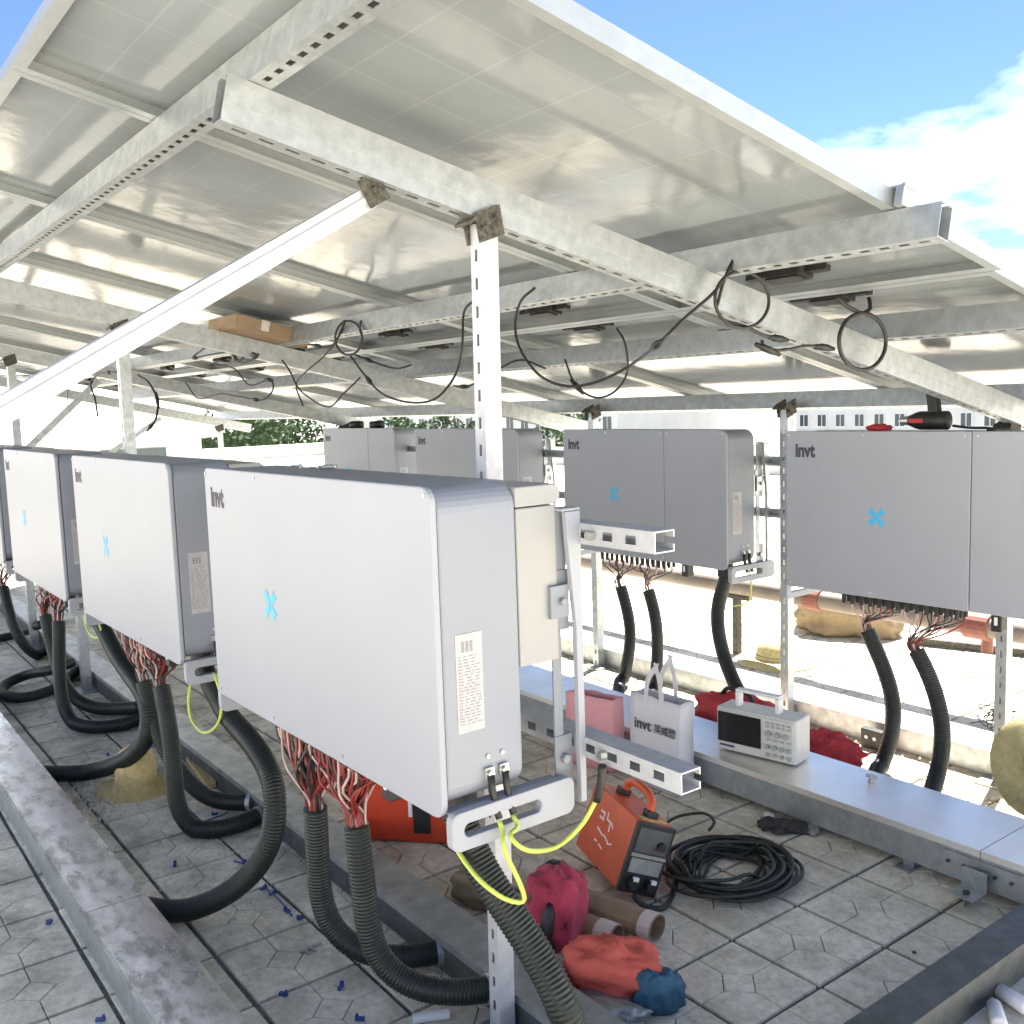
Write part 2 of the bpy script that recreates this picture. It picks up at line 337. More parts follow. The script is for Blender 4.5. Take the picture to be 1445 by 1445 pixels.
def resample(pts, step):
    o = [pts[0]]; acc = 0.
    for a, b in zip(pts, pts[1:]):
        L = (b-a).length; x = step-acc
        while x <= L: o.append(a+(b-a)*(x/L)); x += step
        acc = L-(x-step)
    return o
def P3(l):      # list of (px, py, 'Y'|'Z'|'X', value) -> points
    r = []
    for q in l:
        r.append(V(q) if len(q) == 3 else {'Y': onY, 'Z': onZ, 'X': onX}[q[2]](q[0], q[1], q[3]))
    return r

# ================================================================== SETTING
tag(MB().box((-900, -900, -14.2), (900, 900, -14)).build('ground', 'city'), kind='structure')
TX0, TX1, TY0, TY1 = -30, 14, -14, 15
floor = tag(MB().box((TX0, TY0, -14), (TX1, TY1, -.010)).build('terrace_floor', 'mortar'), kind='structure')
# --- tiles: four five-sided corner pieces round a small diamond, grooves between
S = .3; GX, GY = -.23, 1.7095
def inset(poly, d):
    n = len(poly); o = []
    for i in range(n):
        p0, p1, p2 = V(poly[i-1]), V(poly[i]), V(poly[(i+1) % n])
        e1 = (p1-p0).normalized(); e2 = (p2-p1).normalized(); n1 = V((-e1.y, e1.x)); n2 = V((-e2.y, e2.x))
        b = (n1+n2); b = b/(1+n1.dot(n2)); o.append(p1+b*d)
    return o
def tile_polys(h):
    q = h*.40; out_ = []
    for sx, sy in ((1, 1), (-1, 1), (-1, -1), (1, -1)):
        p = [(sx*h, sy*h), (0, sy*h), (0, sy*q), (sx*q, 0), (sx*h, 0)]
        if sx*sy < 0: p = p[::-1]
        out_.append(p)
    out_.append([(q, 0), (0, q), (-q, 0), (0, -q)]); return out_
def tile_pieces(m, cx, cy, dz=0, tx=0, ty=0):
    for p in tile_polys(S/2-.0055):
        a = inset(p, .0014); b = inset(p, .0032); n = len(p)
        f = lambda k, z: V((cx+k[0], cy+k[1], z+dz+tx*k[0]+ty*k[1]))
        m.add([f(k, -.012) for k in a]+[f(k, -.0018) for k in a]+[f(k, 0) for k in b],
              [tuple(range(2*n, 3*n))]+[(r*n+i, r*n+(i+1) % n, (r+1)*n+(i+1) % n, (r+1)*n+i) for r in (0, 1) for i in range(n)])
cells = []
for i in range(-46, 14):
    for j in range(-14, 28):
        c = V((GX+(i+.5)*S, GY+(j+.5)*S, 0))
        x, y, z = proj(c)
        vis = z > .2 and -40 < x < 1485 and -40 < y < 1500
        cells.append((0 if vis else 1, (c-CAM).length if vis else 99, c))
cells.sort(key=lambda q: (q[0], q[1]))
protos = []
for k in range(3):
    m = MB(); tile_pieces(m, 0, 0)
    me = bpy.data.meshes.new('tile'); me.from_pydata([tuple(p) for p in m.v], [], m.f); me.materials.append(MAT['tile']); protos.append(me)
rest = MB()
for k, (nv, d_, c) in enumerate(cells):
    dz = random.uniform(-.0016, .0008); tx, ty = random.uniform(-.004, .004), random.uniform(-.004, .004)
    if k < 300:
        o = bpy.data.objects.new('tile', protos[k % 3]); col.objects.link(o); o.parent = floor
        o.location = c+V((random.uniform(-.001, .001), random.uniform(-.001, .001), dz)); o.rotation_euler = (ty, -tx, random.choice((0, 1, 2, 3))*math.pi/2+random.uniform(-.006, .006))
    else: tile_pieces(rest, c.x, c.y, dz, tx, ty)
tag(rest.build('tiles', 'tile', floor), kind='stuff')
x0, x1, y0, y1 = GX-46*S, GX+14*S, GY-14*S, GY+28*S
m = MB()
for a, b in (((TX0, TY0), (TX1, y0)), ((TX0, y1), (TX1, TY1)), ((TX0, y0), (x0, y1)), ((x1, y0), (TX1, y1))):
    m.box((a[0], a[1], -.0099), (b[0], b[1], -.001))
m.build('far_tiles', 'tile_far', floor)
# --- parapet walls round the terrace
for nm, lab, a, b in (('parapet', 'low white parapet along the terrace edge behind the grey inverters', (TX0, TY1-.2, 0), (TX1, TY1, .36)),
                      ('parapet', 'low white parapet closing the terrace end beyond the shed', (TX0, TY0, 0), (TX0+.2, TY1-.2, .36))):
    o = tag(MB().box((a[0], a[1], -.002), b).build(nm, 'wall_white', base=((a[0]+b[0])/2, (a[1]+b[1])/2, 0), bevel=.01), lab, 'wall')
    MB().box((a[0]-.04, a[1]-.04, .362), (b[0]+.04, b[1]+.04, .42)).build('coping', 'wall_white', o, bevel=.01)
# --- white metal-roofed shed at the terrace end
YS = onX(312, 610, -17.2).y
sh = thing('shed', 'long white shed with bright ribbed metal roof beyond the rack posts', 'shed', (-20.5, -1, 0))
MB().box((-22.5, -9.5, 0), (-17.5, YS-.3, 1.15)).build('wall', 'wall_white', sh)
m = MB()
for k in range(80):
    y = YS-.27*(k+1)
    m.prism([(0, 0), (.03, .03), (.10, .03), (.13, 0), (.27, 0), (.27, -.012), (0, -.012)], (-17.2, y, 1.12), (0, 1, 0), (.38, 0, .925), (-3.3, 0, 1.35))
m.build('roof', 'roof_white', sh)
MB().box((-20.7, -10, 2.46), (-20.2, YS, 2.56)).build('ridge_cap', 'roof_white', sh)
for k in range(4): 
    wn = MB().box((-17.502, YS-2.2-k*2.6, .35), (-17.46, YS-1-k*2.6, .95)).build('window', 'pane', sh)
# --- buildings across the street
def building(label, x0, x1, y, depth, z0, z1, nx, rows, wall, zwin, wh, group=None):
    b = thing('building', label, 'building', ((x0+x1)/2, y+depth/2, -14), group=group)
    MB().box((x0, y, -14), (x1, y+depth, z1)).build('wall', wall, b)
    MB().box((x0-.3, y-.3, z1), (x1+.3, y+depth+.3, z1+.5)).build('roof', 'wall_white', b)
    for zz in rows:
        MB().box((x0, y-.25, zz-.55), (x1, y-.003, zz-.3)).build('ledge', 'wall_white', b)
        for i in range(nx):
            xa = x0+(x1-x0)*(i+.22)/nx; xb = x0+(x1-x0)*(i+.78)/nx
            f = MB().box((xa, y-.08, zz), (xb, y-.003, zz+wh)).build('window', 'plastic_white', b)
            MB().box((xa+.12, y-.1, zz+.12), ((xa+xb)/2-.05, y-.081, zz+wh-.12)).box(((xa+xb)/2+.05, y-.1, zz+.12), (xb-.12, y-.081, zz+wh-.12)).build('pane', 'pane', f)
building('long white building with rows of dark windows beyond the terrace parapet', -58, -14, 78, 12, -14, 6, 22, (-4.6, -1.6, 1.6), 'wall_white', -2, 1.3)
building('cream building with square windows to one side of the long white one', -10, 26, 84, 12, -14, 7, 15, (-5, -2, 1.4), 'wall_cream', -2, 1.4)
building('white flat-roofed building behind the leafy trees', -112, -66, 62, 14, -14, 5.0, 18, (-4.4, -1.2, 2.0), 'wall_white', -1, 1.4)
# --- trees beyond the parapet
def tree(px, dist, top, rad, label, seed, group='trees beyond the terrace'):
    rnd = random.Random(seed); d = ray((px, 600)); d = V((d.x, d.y, 0)).normalized(); c = CAM+d*dist; c.z = -14
    t = thing('tree', label, 'tree', c, group=None)
    m = MB(); H = top+14
    m.tube([c, c+V((.2, .1, H*.3)), c+V((-.1, .2, H*.6)), c+V((.1, 0, H*.85))], .3, 10, 0, [.36, .28, .2, .08])
    for k in range(9):
        a = rnd.uniform(0, 6.28); z = H*rnd.uniform(.45, .75); L = rad*rnd.uniform(.5, .9)
        m.tube([c+V((0, 0, z)), c+V((math.cos(a)*L*.5, math.sin(a)*L*.5, z+L*.4)), c+V((math.cos(a)*L, math.sin(a)*L, z+L*.6))], .1, 6, 0, [.13, .08, .03])
    m.build('trunk', 'bark', t, smooth=True)
    m = MB(); cl = []
    for k in range(34):
        a = rnd.uniform(0, 6.28); r = rad*math.sqrt(rnd.random()); z = H-rad*1.1+rnd.uniform(-1, 1)*rad*.95*math.sqrt(max(.05, 1-(r/rad)**2))
        cl.append((c+V((math.cos(a)*r, math.sin(a)*r, z)), rnd.uniform(.45, .95)))
    for p, q in cl:
        for i in range(85):
            dv = V((rnd.gauss(0, 1), rnd.gauss(0, 1), rnd.gauss(0, .8))).normalized()*q*rnd.random()**.4*rad*.36; o = p+dv
            u = V((rnd.gauss(0, 1), rnd.gauss(0, 1), rnd.gauss(0, 1))).normalized(); v_ = u.orthogonal().normalized(); sz = rnd.uniform(.10, .22)
            m.add([o-u*sz, o+v_*sz*.5, o+u*sz, o-v_*sz*.5], [(0, 1, 2, 3)])
    m.build('crown', 'leaf', t)
for k, (px, d_, top, rd, lab) in enumerate(((345, 46, 2.6, 3.6, 'rounded green tree beside the corner post of the rack'), (392, 52, 3.0, 3.8, 'tall leafy tree just behind the short white wall stub'),
        (438, 55, 2.6, 3.6, 'green tree between the wall stub and the inverter with round caps'), (300, 60, 2.6, 3.6, 'far tree showing past the shed roof end'),
        (560, 58, 1.8, 3.2, 'green tree seen above the inverter with round caps'), (640, 60, 2.2, 3.3, 'leafy tree seen behind the slotted post'), (800, 62, 1.5, 3.2, 'tree crown showing over the split-cover inverter behind the tote bag'))):
    tree(px, d_, top, rd, lab, 40+k)

# ================================================================== SOLAR RACK
TAN = .222; TT = math.atan(TAN); SL = V((0, math.cos(TT), -math.sin(TT))); NN = V((0, math.sin(TT), math.cos(TT)))
def zr(Y, c): return c-TAN*Y
RB, RT, PT = 2.040, 2.132, 2.213       # rafter underside, rafter top, purlin top (height where Y = 0)
rack = thing('mounting_rack', 'galvanised steel rack of posts, rafters and slotted purlins carrying the solar panels', 'rack', (-4.2, 1.4, 0))
RX = (-.27, -3.13, -5.75, -8.6); XL, XR = -8.85, .385
hd = (RT-RB)*math.cos(TT)
for x in RX:
    a = V((x, -.265, zr(-.265, RB))); b = V((x, 3.12, zr(3.12, RB)))
    m = MB().strut(a, b, -NN, .05, hd-.001, lip=.012, sl=.03, sw=.012, pitch=.055)
    m.obox((a+b)/2+NN*(hd*.55)+V((.0255, 0, 0)), V((.0015, 0, 0)), SL*((b-a).length/2), NN*.012)
    m.build('rafter', 'galv', rack)
for Y in (-.185, 1.10, 1.845, 2.87):
    a = V((XL, Y, zr(Y, RT))); b = V((XR, Y, zr(Y, RT)))
    h = (PT-RT)*math.cos(TT)-.001
    m = MB().strut(a, b, -NN, .046, h, lip=.012, sl=.026, sw=.012, pitch=.05); m.build('purlin', 'galv', rack)
PF, PB = .335, 2.795
def post(x, xb, Y, ztop, w_=.036, d_=.045, mt='galv_post'):
    MB().strut((xb, Y-d_/2, 0), (x, Y-d_/2, ztop), (0, -1, 0), w_, d_, pitch=.062, sl=.026, sw=.010, start=.02).build('post', mt, rack)
    MB().box((xb-.07, Y-.075, .001), (xb+.07, Y+.07, .009)).build('foot_plate', 'galv', rack)
    m = MB()
    for q in (-1, 1):
        m.obox((x+q*(w_/2+.004), Y-.002, ztop-.002), (.0025, 0, 0), (0, .034, .012), (0, -.006, .032))
        m.cyl((x+q*(w_/2+.006), Y-.02, ztop-.016), (x+q*(w_/2+.016), Y-.02, ztop-.016), .008, n=6)
        m.cyl((x+q*(w_/2+.006), Y+.015, ztop+.012), (x+q*(w_/2+.016), Y+.015, ztop+.012), .008, n=6)
    m.obox((x-.006, Y-d_/2-.016, ztop+.006), (w_/2+.012, 0, 0), (0, .014, .010), (0, -.002, .003))
    m.build('post_bracket', 'rusty', rack)
post(-.262, -.30, PF, zr(PF, RB)-.004, .040, .047)
for x in RX[1:]: post(x, x-.02, PF, zr(PF, RB)-.004, .045, .05, 'galv')
for x in (-.30, -1.33, -2.68, -5.75, -8.6): post(x, x, PB, zr(PB, RB if x < -3 or x > -1 else RT)-.01, .045, .045, 'galv')
# raking brace of the first rafter down to the floor beyond the roof's edge
ba = V((-.27, .06, 1.998)); bd = V((0, -.71, -.412)).normalized(); bb = ba+bd*((ba.z-.01)/-bd.z)
bn = V((0, -bd.z, bd.y)); bn = bn if bn.z < 0 else -bn
MB().strut(ba-bn*0.0, bb, V((1, 0, 0)), .044, .05, holes=False, lip=.014).obox((ba+bb)/2+V((.0015, 0, 0)), (.002, 0, 0), bd*((bb-ba).length/2), bn*.006).build('brace', 'galv_post', rack)
m = MB().obox(ba+V((.006, .0, .012)), (.0025, 0, 0), bd*.026, bn*.030).cyl(ba+V((.005, 0, .01)), ba+V((.022, 0, .01)), .009, n=6); m.build('brace_bracket', 'rusty', rack)
MB().box((-.36, bb.y-.09, .001), (-.2, bb.y+.09, .009)).build('foot_plate', 'galv', rack)
for x, Ya in ((-8.6, 2.2), (-5.75, .9)):     # stiffening diagonals of the far frames
    MB().strut((x-.03, Ya, zr(Ya, RB)-.02), (x-.03, Ya-1.0, .9), (1, 0, 0), .04, .04, holes=False).build('brace', 'galv', rack)
    MB().strut((x-.08, .3, 1.02), (x-.08, 2.75, 1.02), (1, 0, 0), .04, .04, holes=False).build('tie_bar', 'galv', rack)
# panels
FH = .040
def make_panel(name, L, label, group):
    p = thing(name, label, 'solar panel', group=group); W_ = 1.129; t = .0025; fl = .026
    m = MB()
    for y0, y1 in ((0, t), (L-t, L)): m.box((-W_, y0, 0), (0, y1, FH))
    for x0, x1 in ((-W_, -W_+t), (-t, 0)): m.box((x0, t, 0), (x1, L-t, FH))
    m.box((-W_+t, t, 0), (-t, t+fl, t)).box((-W_+t, L-t-fl, 0), (-t, L-t, t)).box((-W_+t, t+fl, 0), (-W_+t+fl, L-t-fl, t)).box((-t-fl, t+fl, 0), (-t, L-t-fl, t))
    m.box((-W_+t, t, FH-t), (-t, t+.010, FH)).box((-W_+t, L-t-.010, FH-t), (-t, L-t, FH)).box((-W_+t, t+.010, FH-t), (-W_+t+.010, L-t-.010, FH)).box((-t-.010, t+.010, FH-t), (-t, L-t-.010, FH))
    m.build('frame', 'alu', p, world=False)
    m = MB().box((-W_+.003, .003, FH-.0095), (-.003, L-.003, FH-.0030)); m.m = [0, 1, 0, 0, 0, 0]
    m.build('glass_laminate', ['backsheet', 'cells'], p, world=False)
    return p
def jbox(p, y, sgn):
    m = MB(); m.prism(rrect(.15, .07, .012, 2), (-.558-.075, y-.035, FH-.0100), (1, 0, 0), (0, 1, 0), (0, 0, -.028))
    m.prism(rrect(.12, .05, .01, 2), (-.558-.06, y-.025, FH-.0382), (1, 0, 0), (0, 1, 0), (0, 0, -.006))
    m.box((-.70, y-.012, FH-.030), (-.634, y+.012, FH-.014)).box((-.482, y-.012, FH-.030), (-.416, y+.012, FH-.014))
    m.build('junction_box', 'black', p, world=False)
p1 = make_panel('solar_panel', 2.126, 'pale-backed solar panel in the higher row of the rack', 'panels of the higher row'); jbox(p1, 1.97, 1)
p2 = make_panel('solar_panel', 1.70, 'pale-backed solar panel in the lower row of the rack', 'panels of the lower row'); jbox(p2, .085, 1)
cm = child_map()
for base, Y0, xr in ((p1, -.492, .272), (p2, 1.588, .250)):
    for k in range(8):
        o = base if k == 0 else copy_tree(base, None, cm)
        o['label'] = 'pale-backed solar panel, %s from the open end of the %s row' % (('first', 'second', 'third', 'fourth', 'fifth', 'sixth', 'seventh', 'eighth')[k], 'higher' if base is p1 else 'lower')
        o.location = (xr-k*1.132, Y0, zr(Y0, PT)+.002); o.rotation_euler = (-TT, 0, 0)
m = MB()
for Y in (1.10,):
    c = V((.285, Y, zr(Y, PT))); 
    MB().obox(c+NN*.022+V((.006, 0, 0)), (.010, 0, 0), SL*.025, NN*.021).obox(c+NN*.046+V((-.004, 0, 0)), (.022, 0, 0), SL*.025, NN*.0025).cyl(c+NN*.048, c+NN*.060, .007, n=6).build('end_clamp', 'steel', rack)

# ================================================================== INVERTERS
IW, IH, ID = 1.19, .66, .207; ZI = .75
def make_inverter(split):
    p = thing('inverter', 'x', 'inverter')
    def front(x0, x1, rl, rr):
        w_ = x1-x0; poly = []
        for cx, cy, a0, r in ((w_-rr, rr, -90, rr), (w_-rr, IH-rr, 0, rr), (rl, IH-rl, 90, rl), (rl, rl, 180, rl)):
            for i in range(6):
                a = math.radians(a0+90*i/5); poly.append((cx+r*math.cos(a), cy+r*math.sin(a)))
        return MB().prism(poly, (x0, .015, 0), (1, 0, 0), (0, 0, 1), (0, -.015, 0)).build('front_cover', 'powder_white', p, world=False, bevel=.004)
    if split: front(-IW, -.34*IW-.0015, .012, .003); front(-.34*IW+.0015, 0, .003, .035)
    else: front(-IW, 0, .022, .032)
    m = MB(); q = rrect(IW-.010, IH-.022, .05, 7)
    m.prism(q, (-IW+.005, .0175, .018), (1, 0, 0), (0, 0, 1), (0, ID-.0175, 0))
    o = m.build('housing', 'powder_grey', p, world=False, bevel=.006)
    m = MB().box((-IW+.05, ID+.001, .27), (-.004, ID+.105, .60))
    m.prism([(0, 0), (.106, 0), (.118, .012), (.118, .03), (.106, .042), (0, .042)], (-IW+.05, ID+.001, .602), (0, 1, 0), (0, 0, 1), (IW-.055, 0, 0))
    if not split: m.build('heat_sink_cover', 'sheet_white', p, world=False, bevel=.003)
    else: MB().box((-IW+.12, ID+.001, .25), (-.03, ID+.03, .58)).build('heat_sink_cover', 'sheet_white', p, world=False, bevel=.003)
    # bottom carrying handles, one at each end, a slot through each
    for e in (0, 1):
        xo = .012 if e == 0 else -IW-.012
        m = MB(); s = 1 if e == 0 else -1
        oo = rrect(.316, .080, .020, 6); ii = [(.030+q[0], .026+q[1]) for q in rrect(.195, .028, .0135, 6)]; n = len(oo)
        vs = [V((xx, .006+q[0], -.062+q[1])) for xx in (xo-.011, xo+.011) for pl in (oo, ii) for q in pl]
        fs = []
        for i in range(n):
            j = (i+1) % n
            fs += [(i, n+i, n+j, j), (2*n+i, 2*n+j, 3*n+j, 3*n+i), (i, j, 2*n+j, 2*n+i), (n+j, n+i, 3*n+i, 3*n+j)]
        m.add(vs, fs)
        m.box((xo-.011-s*.035, .02, .004) if s > 0 else (xo+.011, .02, .004), (xo-.011, .30, .011) if s > 0 else (xo+.046, .30, .011))
        m.build('handle', 'powder_white', p, world=False, bevel=.003)
    # wall bracket plates behind each end
    for e in (0, 1):
        xo = .006 if e == 0 else -IW-.006
        m = MB(); s = 1 if e == 0 else -1; ya = ID+.092 if not split else ID+.02
        m.prism([(.046, -.05), (.062, -.05), (.062, .585), (.022, .585), (.026, .52), (.044, .34)], (xo-.002 if s > 0 else xo-.012, ya, 0), (0, 1, 0), (0, 0, 1), (.014, 0, 0))
        m.box((xo-.03, ya+.012, .586), (xo+.012, ya+.062, .592))
        w2 = MB(); xi = xo-s*.016
        for a, b, c, d in ((-.002, .0455, -.04, .10), (-.002, .022, .1005, .33), (-.012, .0455, .3305, .46), (-.002, .040, .4605, .585)): w2.box((xi-.003, ya+a, c), (xi+.003, ya+b, d))
        w2.box((xi+.004, ya-.014, .36) if s > 0 else (xi-.016, ya-.014, .36), (xi+.016, ya+.036, .43) if s > 0 else (xi-.004, ya+.036, .43))
        w2.cyl((xi, ya+.020, .05), (xi+s*.016, ya+.020, .05), .011, n=6); w2.cyl((xi+s*.016, ya+.016, .395), (xi+s*.026, ya+.016, .395), .009, n=6)
        w2.build('bracket_web', 'bracket_grey' if not split else 'galv', p, world=False, bevel=.0015)
        m.build('mounting_bracket', 'powder_white' if not split else 'galv', p, world=False, bevel=.0015)
    # two ranks of plug connectors under the box
    blk = MB().box((-.82*IW, .045, -.004), (-.39*IW, .185, .0175)).build('connector_plate', 'black', p, world=False)
    for i in range(13):
        x = -.805*IW+i*(.40*IW/12)
        m = MB()
        for y in (.07, .105, .14): m.cyl((x, y, -.0045), (x, y, -.052), .0105, .0085, 8)
        m.build('connector', 'black', blk, world=False, smooth=False)
    # dc switch, ac gland
    sw = MB().box((-.295*IW, .06, -.075), (-.262*IW, .11, .0175)).build('switch', 'black', p, world=False, bevel=.004)
    MB().box((-.284*IW, .0585, -.05), (-.274*IW, .0598, -.02)).build('switch_mark', 'plastic_white', sw, world=False)
    MB().cyl((-.09*IW, .11, .0175), (-.09*IW, .11, -.05), .040, .038, 16).build('cable_gland', 'black', p, world=False, smooth=False)
    # rating sticker and earth lugs on the end face
    MB().box((-.0052, .048, .165), (-.0040, .112, .365)).build('rating_sticker', 'sticker', p, world=False)
    m = MB(); rr = random.Random(3); z = .318      # lines of small print
    for y in (.062, .072, .082): m.box((-.0039, y, .328), (-.0036, y+.007, .350))
    while z > .178:
        y = .053
        while y < .100:
            L = rr.uniform(.004, .014); m.box((-.0039, y, z), (-.0036, min(.107, y+L), z+.0022)); y += L+rr.uniform(.003, .008)
        z -= .0062
    m.build('sticker_print', 'print_grey', p, world=False)
    for y in (.116, .152):
        m = MB().box((-.005, y-.011, .060), (.003, y+.011, .082)); m.cyl((-.004, y, .071), (.010, y, .071), .008, n=6)
        m.cyl((-.0052, y, .105), (-.001, y, .105), .0045, n=8)
        lg = m.build('earth_lug', 'steel', p, world=False)
        MB().tube([(.006, y, .068), (.008, y, .04), (.013, y+.004, .0), (.024, y+.004, -.02)], .0075, 8).build('sleeve', 'black', lg, world=False, smooth=True)
    for u, v_ in ((.01, .975), (.30, .975), (.64, .975), (.985, .975), (.02, .03), (.33, .03), (.65, .03), (.68, .975)):
        if not split and u in (.64, .68): continue
        MB().cyl((-IW*(1-u), .0005, IH*v_), (-IW*(1-u), -.0022, IH*v_), .0045, n=8).build('screw', 'steel', p, world=False)
    # lettering and the blue mark
    M = Matrix.Translation((-IW+.045, -.0004, .555)) @ Matrix.Rotation(math.pi/2, 4, 'X') @ Matrix.Diagonal((1.0, 1.25, 1, 1))
    text_obj('lettering', 'invt', .062, M, 'ink', p, bold=.0026)
    m = MB(); c = V((-.785+.01, -.0002, .322))
    for k in range(4):
        a = math.pi/4+k*math.pi/2; d1 = V((math.cos(a), 0, math.sin(a))); d2 = V((-math.sin(a), 0, math.cos(a)))
        pts = [d1*.0015, d1*.012-d2*.0095, d1*.026-d2*.010, d1*.046-d2*.0135, d1*.040, d1*.046+d2*.0135, d1*.026+d2*.010, d1*.012+d2*.0095]
        pts = [c+q*.95 for q in pts]; n = len(pts)
        m.add(pts+[q-V((0, .001, 0)) for q in pts], [tuple(range(n)), tuple(range(2*n-1, n-1, -1))]+[(i, (i+1) % n, n+(i+1) % n, n+i) for i in range(n)])
    m.build('logo_mark', 'blue_mark', p, world=False)
    return p
invA = make_inverter(False); invE = make_inverter(True); cm = child_map()
def place(base, first, x, y, yaw, label, grp, sc=1., name='inverter'):
    o = base if first else copy_tree(base, None, cm); o.location = (x, y, ZI); o.rotation_euler = (0, 0, yaw); o['label'] = label; o['group'] = grp; o.scale = (sc, 1, 1); return o
g1, g2 = 'white inverters in a row along the galvanised trunking', 'grey-looking inverters with split covers in the shaded row'
place(invA, True, -.008, .004, .008, 'white inverter at the end of its row, yellow earth wires looped from its lugs', g1)
place(invA, False, -1.574, .010, .012, 'white inverter second from the open end of its row, straw hat below', g1)
place(invA, False, -3.055, -.008, .0, 'white inverter third from the open end of its row, above looped hoses', g1)
place(invA, False, -4.58, .0, .0, 'white inverter fourth from the open end of its row', g1)
place(invE, True, .135, 2.482, .042, 'split-cover inverter with a cordless drill lying on top', g2)
place(invE, False, -1.472, 2.535, .0, 'split-cover inverter behind the tote bag, beside a tall perforated bracket', g2, .985)
place(invE, False, -3.16, 2.60, .0, 'split-cover inverter partly hidden by the bare slotted post', g2, .985)
place(invE, False, -4.80, 2.70, .0, 'split-cover inverter with two black round caps on top', g2, .985)
# support rails bolted behind the white row, their free ends sticking out past the last inverter
for k, (z, xe, lab) in enumerate(((1.265, .228, 'upper white slotted rail sticking out behind the end inverter'), (.80, .289, 'lower white slotted rail with an earth wire bolted to it'))):
    r = thing('support_rail', lab, 'rail', (-.8, .375, z), group='support rails behind the white inverters')
    MB().strut((-6.2, .362, z+.021), (xe, .362, z+.021), (0, -1, 0), .044, .055, pitch=.068, sl=.032, sw=.018, t=.003, lip=.012, start=.02).build('channel', 'galv_post', r)
    MB().cyl((.05+.02*k, .361, z+.021), (.05+.02*k, .345, z+.021), .010, n=6).build('bolt', 'steel', r)
r = thing('support_rail', 'galvanised rail carrying the split-cover inverters, hidden behind them', 'rail', (-2.4, 2.78, 1.0))
MB().strut((-6.2, 2.838, 1.0), (.2, 2.838, 1.0), (0, 1, 0), .044, .02, holes=False).build('channel', 'galv', r)
MB().strut((-6.2, 2.838, 1.25), (.2, 2.838, 1.25), (0, 1, 0), .044, .02, holes=False).build('channel', 'galv', r)
lg = thing('support_stand', 'short galvanised stand under the third white inverter among black hoses', 'stand', (-4.3, .33, 0))
MB().strut((-4.33, .305, 0), (-4.33, .305, .78), (0, -1, 0), .05, .05).build('upright', 'galv', lg); MB().box((-4.40, .26, .001), (-4.26, .40, .008)).build('foot_plate', 'galv', lg)

# ================================================================== CABLE TRAYS
def tray(name, label, a, b, mt, lid, axis='x', gap=.0, seam=2.0, off=.3, feet=True):
    (x0, y0, z0), (x1, y1, z1) = a, b; lo = gap
    t = thing(name, label, 'cable tray', ((x0+x1)/2, (y0+y1)/2, 0), group='metal cable trays on the terrace')
    k = 0; e = .0035
    ends = []
    s0, s1 = (x0, x1) if axis == 'x' else (y0, y1); s = s0
    while s < s1-1e-6:
        q = min(s1, s+(off if k == 0 else seam)); ends.append((s, q)); s = q; k += 1
    for s, q in ends:
        if axis == 'x': bx, lx = ((s+.001, y0+.003, lo), (q-.001, y1-.003, z1-.004)), ((s+.0015, y0, z1-.022), (q-.0015, y1, z1))
        else: bx, lx = ((x0+.003, s+.001, lo), (x1-.003, q-.001, z1-.004)), ((x0, s+.0015, z1-.022), (x1, q-.0015, z1))
        (ax, ay, az), (cx, cy, cz) = bx
        m = MB(); th = .0018
        m.box((ax, ay, az), (cx, cy, az+th))
        if axis == 'x': m.box((ax, ay, az+th), (cx, ay+th, cz)).box((ax, cy-th, az+th), (cx, cy, cz))
        else: m.box((ax, ay, az+th), (ax+th, cy, cz)).box((cx-th, ay, az+th), (cx, cy, cz))
        m.build('trough', mt, t)
        (ax, ay, az), (cx, cy, cz) = lx; m = MB()
        m.box((ax, ay, cz-.002), (cx, cy, cz))
        if axis == 'x': m.box((ax, ay, az), (cx, ay+.002, cz-.002)).box((ax, cy-.002, az), (cx, cy, cz-.002))
        else: m.box((ax, ay, az), (ax+.002, cy, cz-.002)).box((cx-.002, ay, az), (cx, cy, cz-.002))
        m.build('lid', lid, t)
    if gap:
        for s, q in ends[::1]:
            for f in (s+.25, q-.25):
                if axis == 'x': MB().box((f-.03, y0-.02, .001), (f+.03, y1+.02, .005)).box((f-.02, y0+.02, .005), (f+.02, y1-.02, gap-.001)).build('foot', 'galv', t)
    return t
tray('cable_tray', 'wide weathered zinc cable tray with mottled lid beside the white row', (-9, -.375, 0), (.9, -.200, .118), 'galv', 'galv_tray', seam=2.44, off=7.6)
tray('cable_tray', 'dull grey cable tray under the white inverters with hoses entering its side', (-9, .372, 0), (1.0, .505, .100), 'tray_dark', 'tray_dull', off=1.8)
tray('cable_tray', 'shiny cable tray carrying the oscilloscope', (-6, 1.87, 0), (.62, 2.20, .150), 'galv', 'galv_bright' if 'galv_bright' in MAT else 'galv', gap=.030, seam=2.3, off=3.8)
tray('cable_tray', 'sunlit cable tray behind the legs of the split-cover inverters', (-7, 2.83, 0), (.9, 3.06, .105), 'galv', 'galv', off=1.3)
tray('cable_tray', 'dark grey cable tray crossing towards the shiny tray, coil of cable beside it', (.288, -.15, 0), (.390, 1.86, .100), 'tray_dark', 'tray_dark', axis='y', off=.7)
t = thing('cable_tray_joint', 'bolted splice plate on the shiny tray beside the small floor bracket', 'splice plate', (.13, 1.866, .0))
m = MB().box((-.02, 1.8655, .045), (.28, 1.8692, .118)); m.build('plate', 'galv', t)
for i in range(6): MB().cyl((.0+i*.05, 1.8652, .085), (.0+i*.05, 1.858, .085), .006, n=6).build('bolt', 'rusty', t)
t = thing('floor_bracket', 'small angled steel bracket on the floor below the splice plate', 'bracket', (.10, 1.80, 0))
MB().box((.06, 1.76, .035), (.14, 1.835, .039)).box((.06, 1.834, .039), (.14, 1.838, .10)).box((.096, 1.78, .001), (.100, 1.833, .035)).build('angle', 'galv', t)
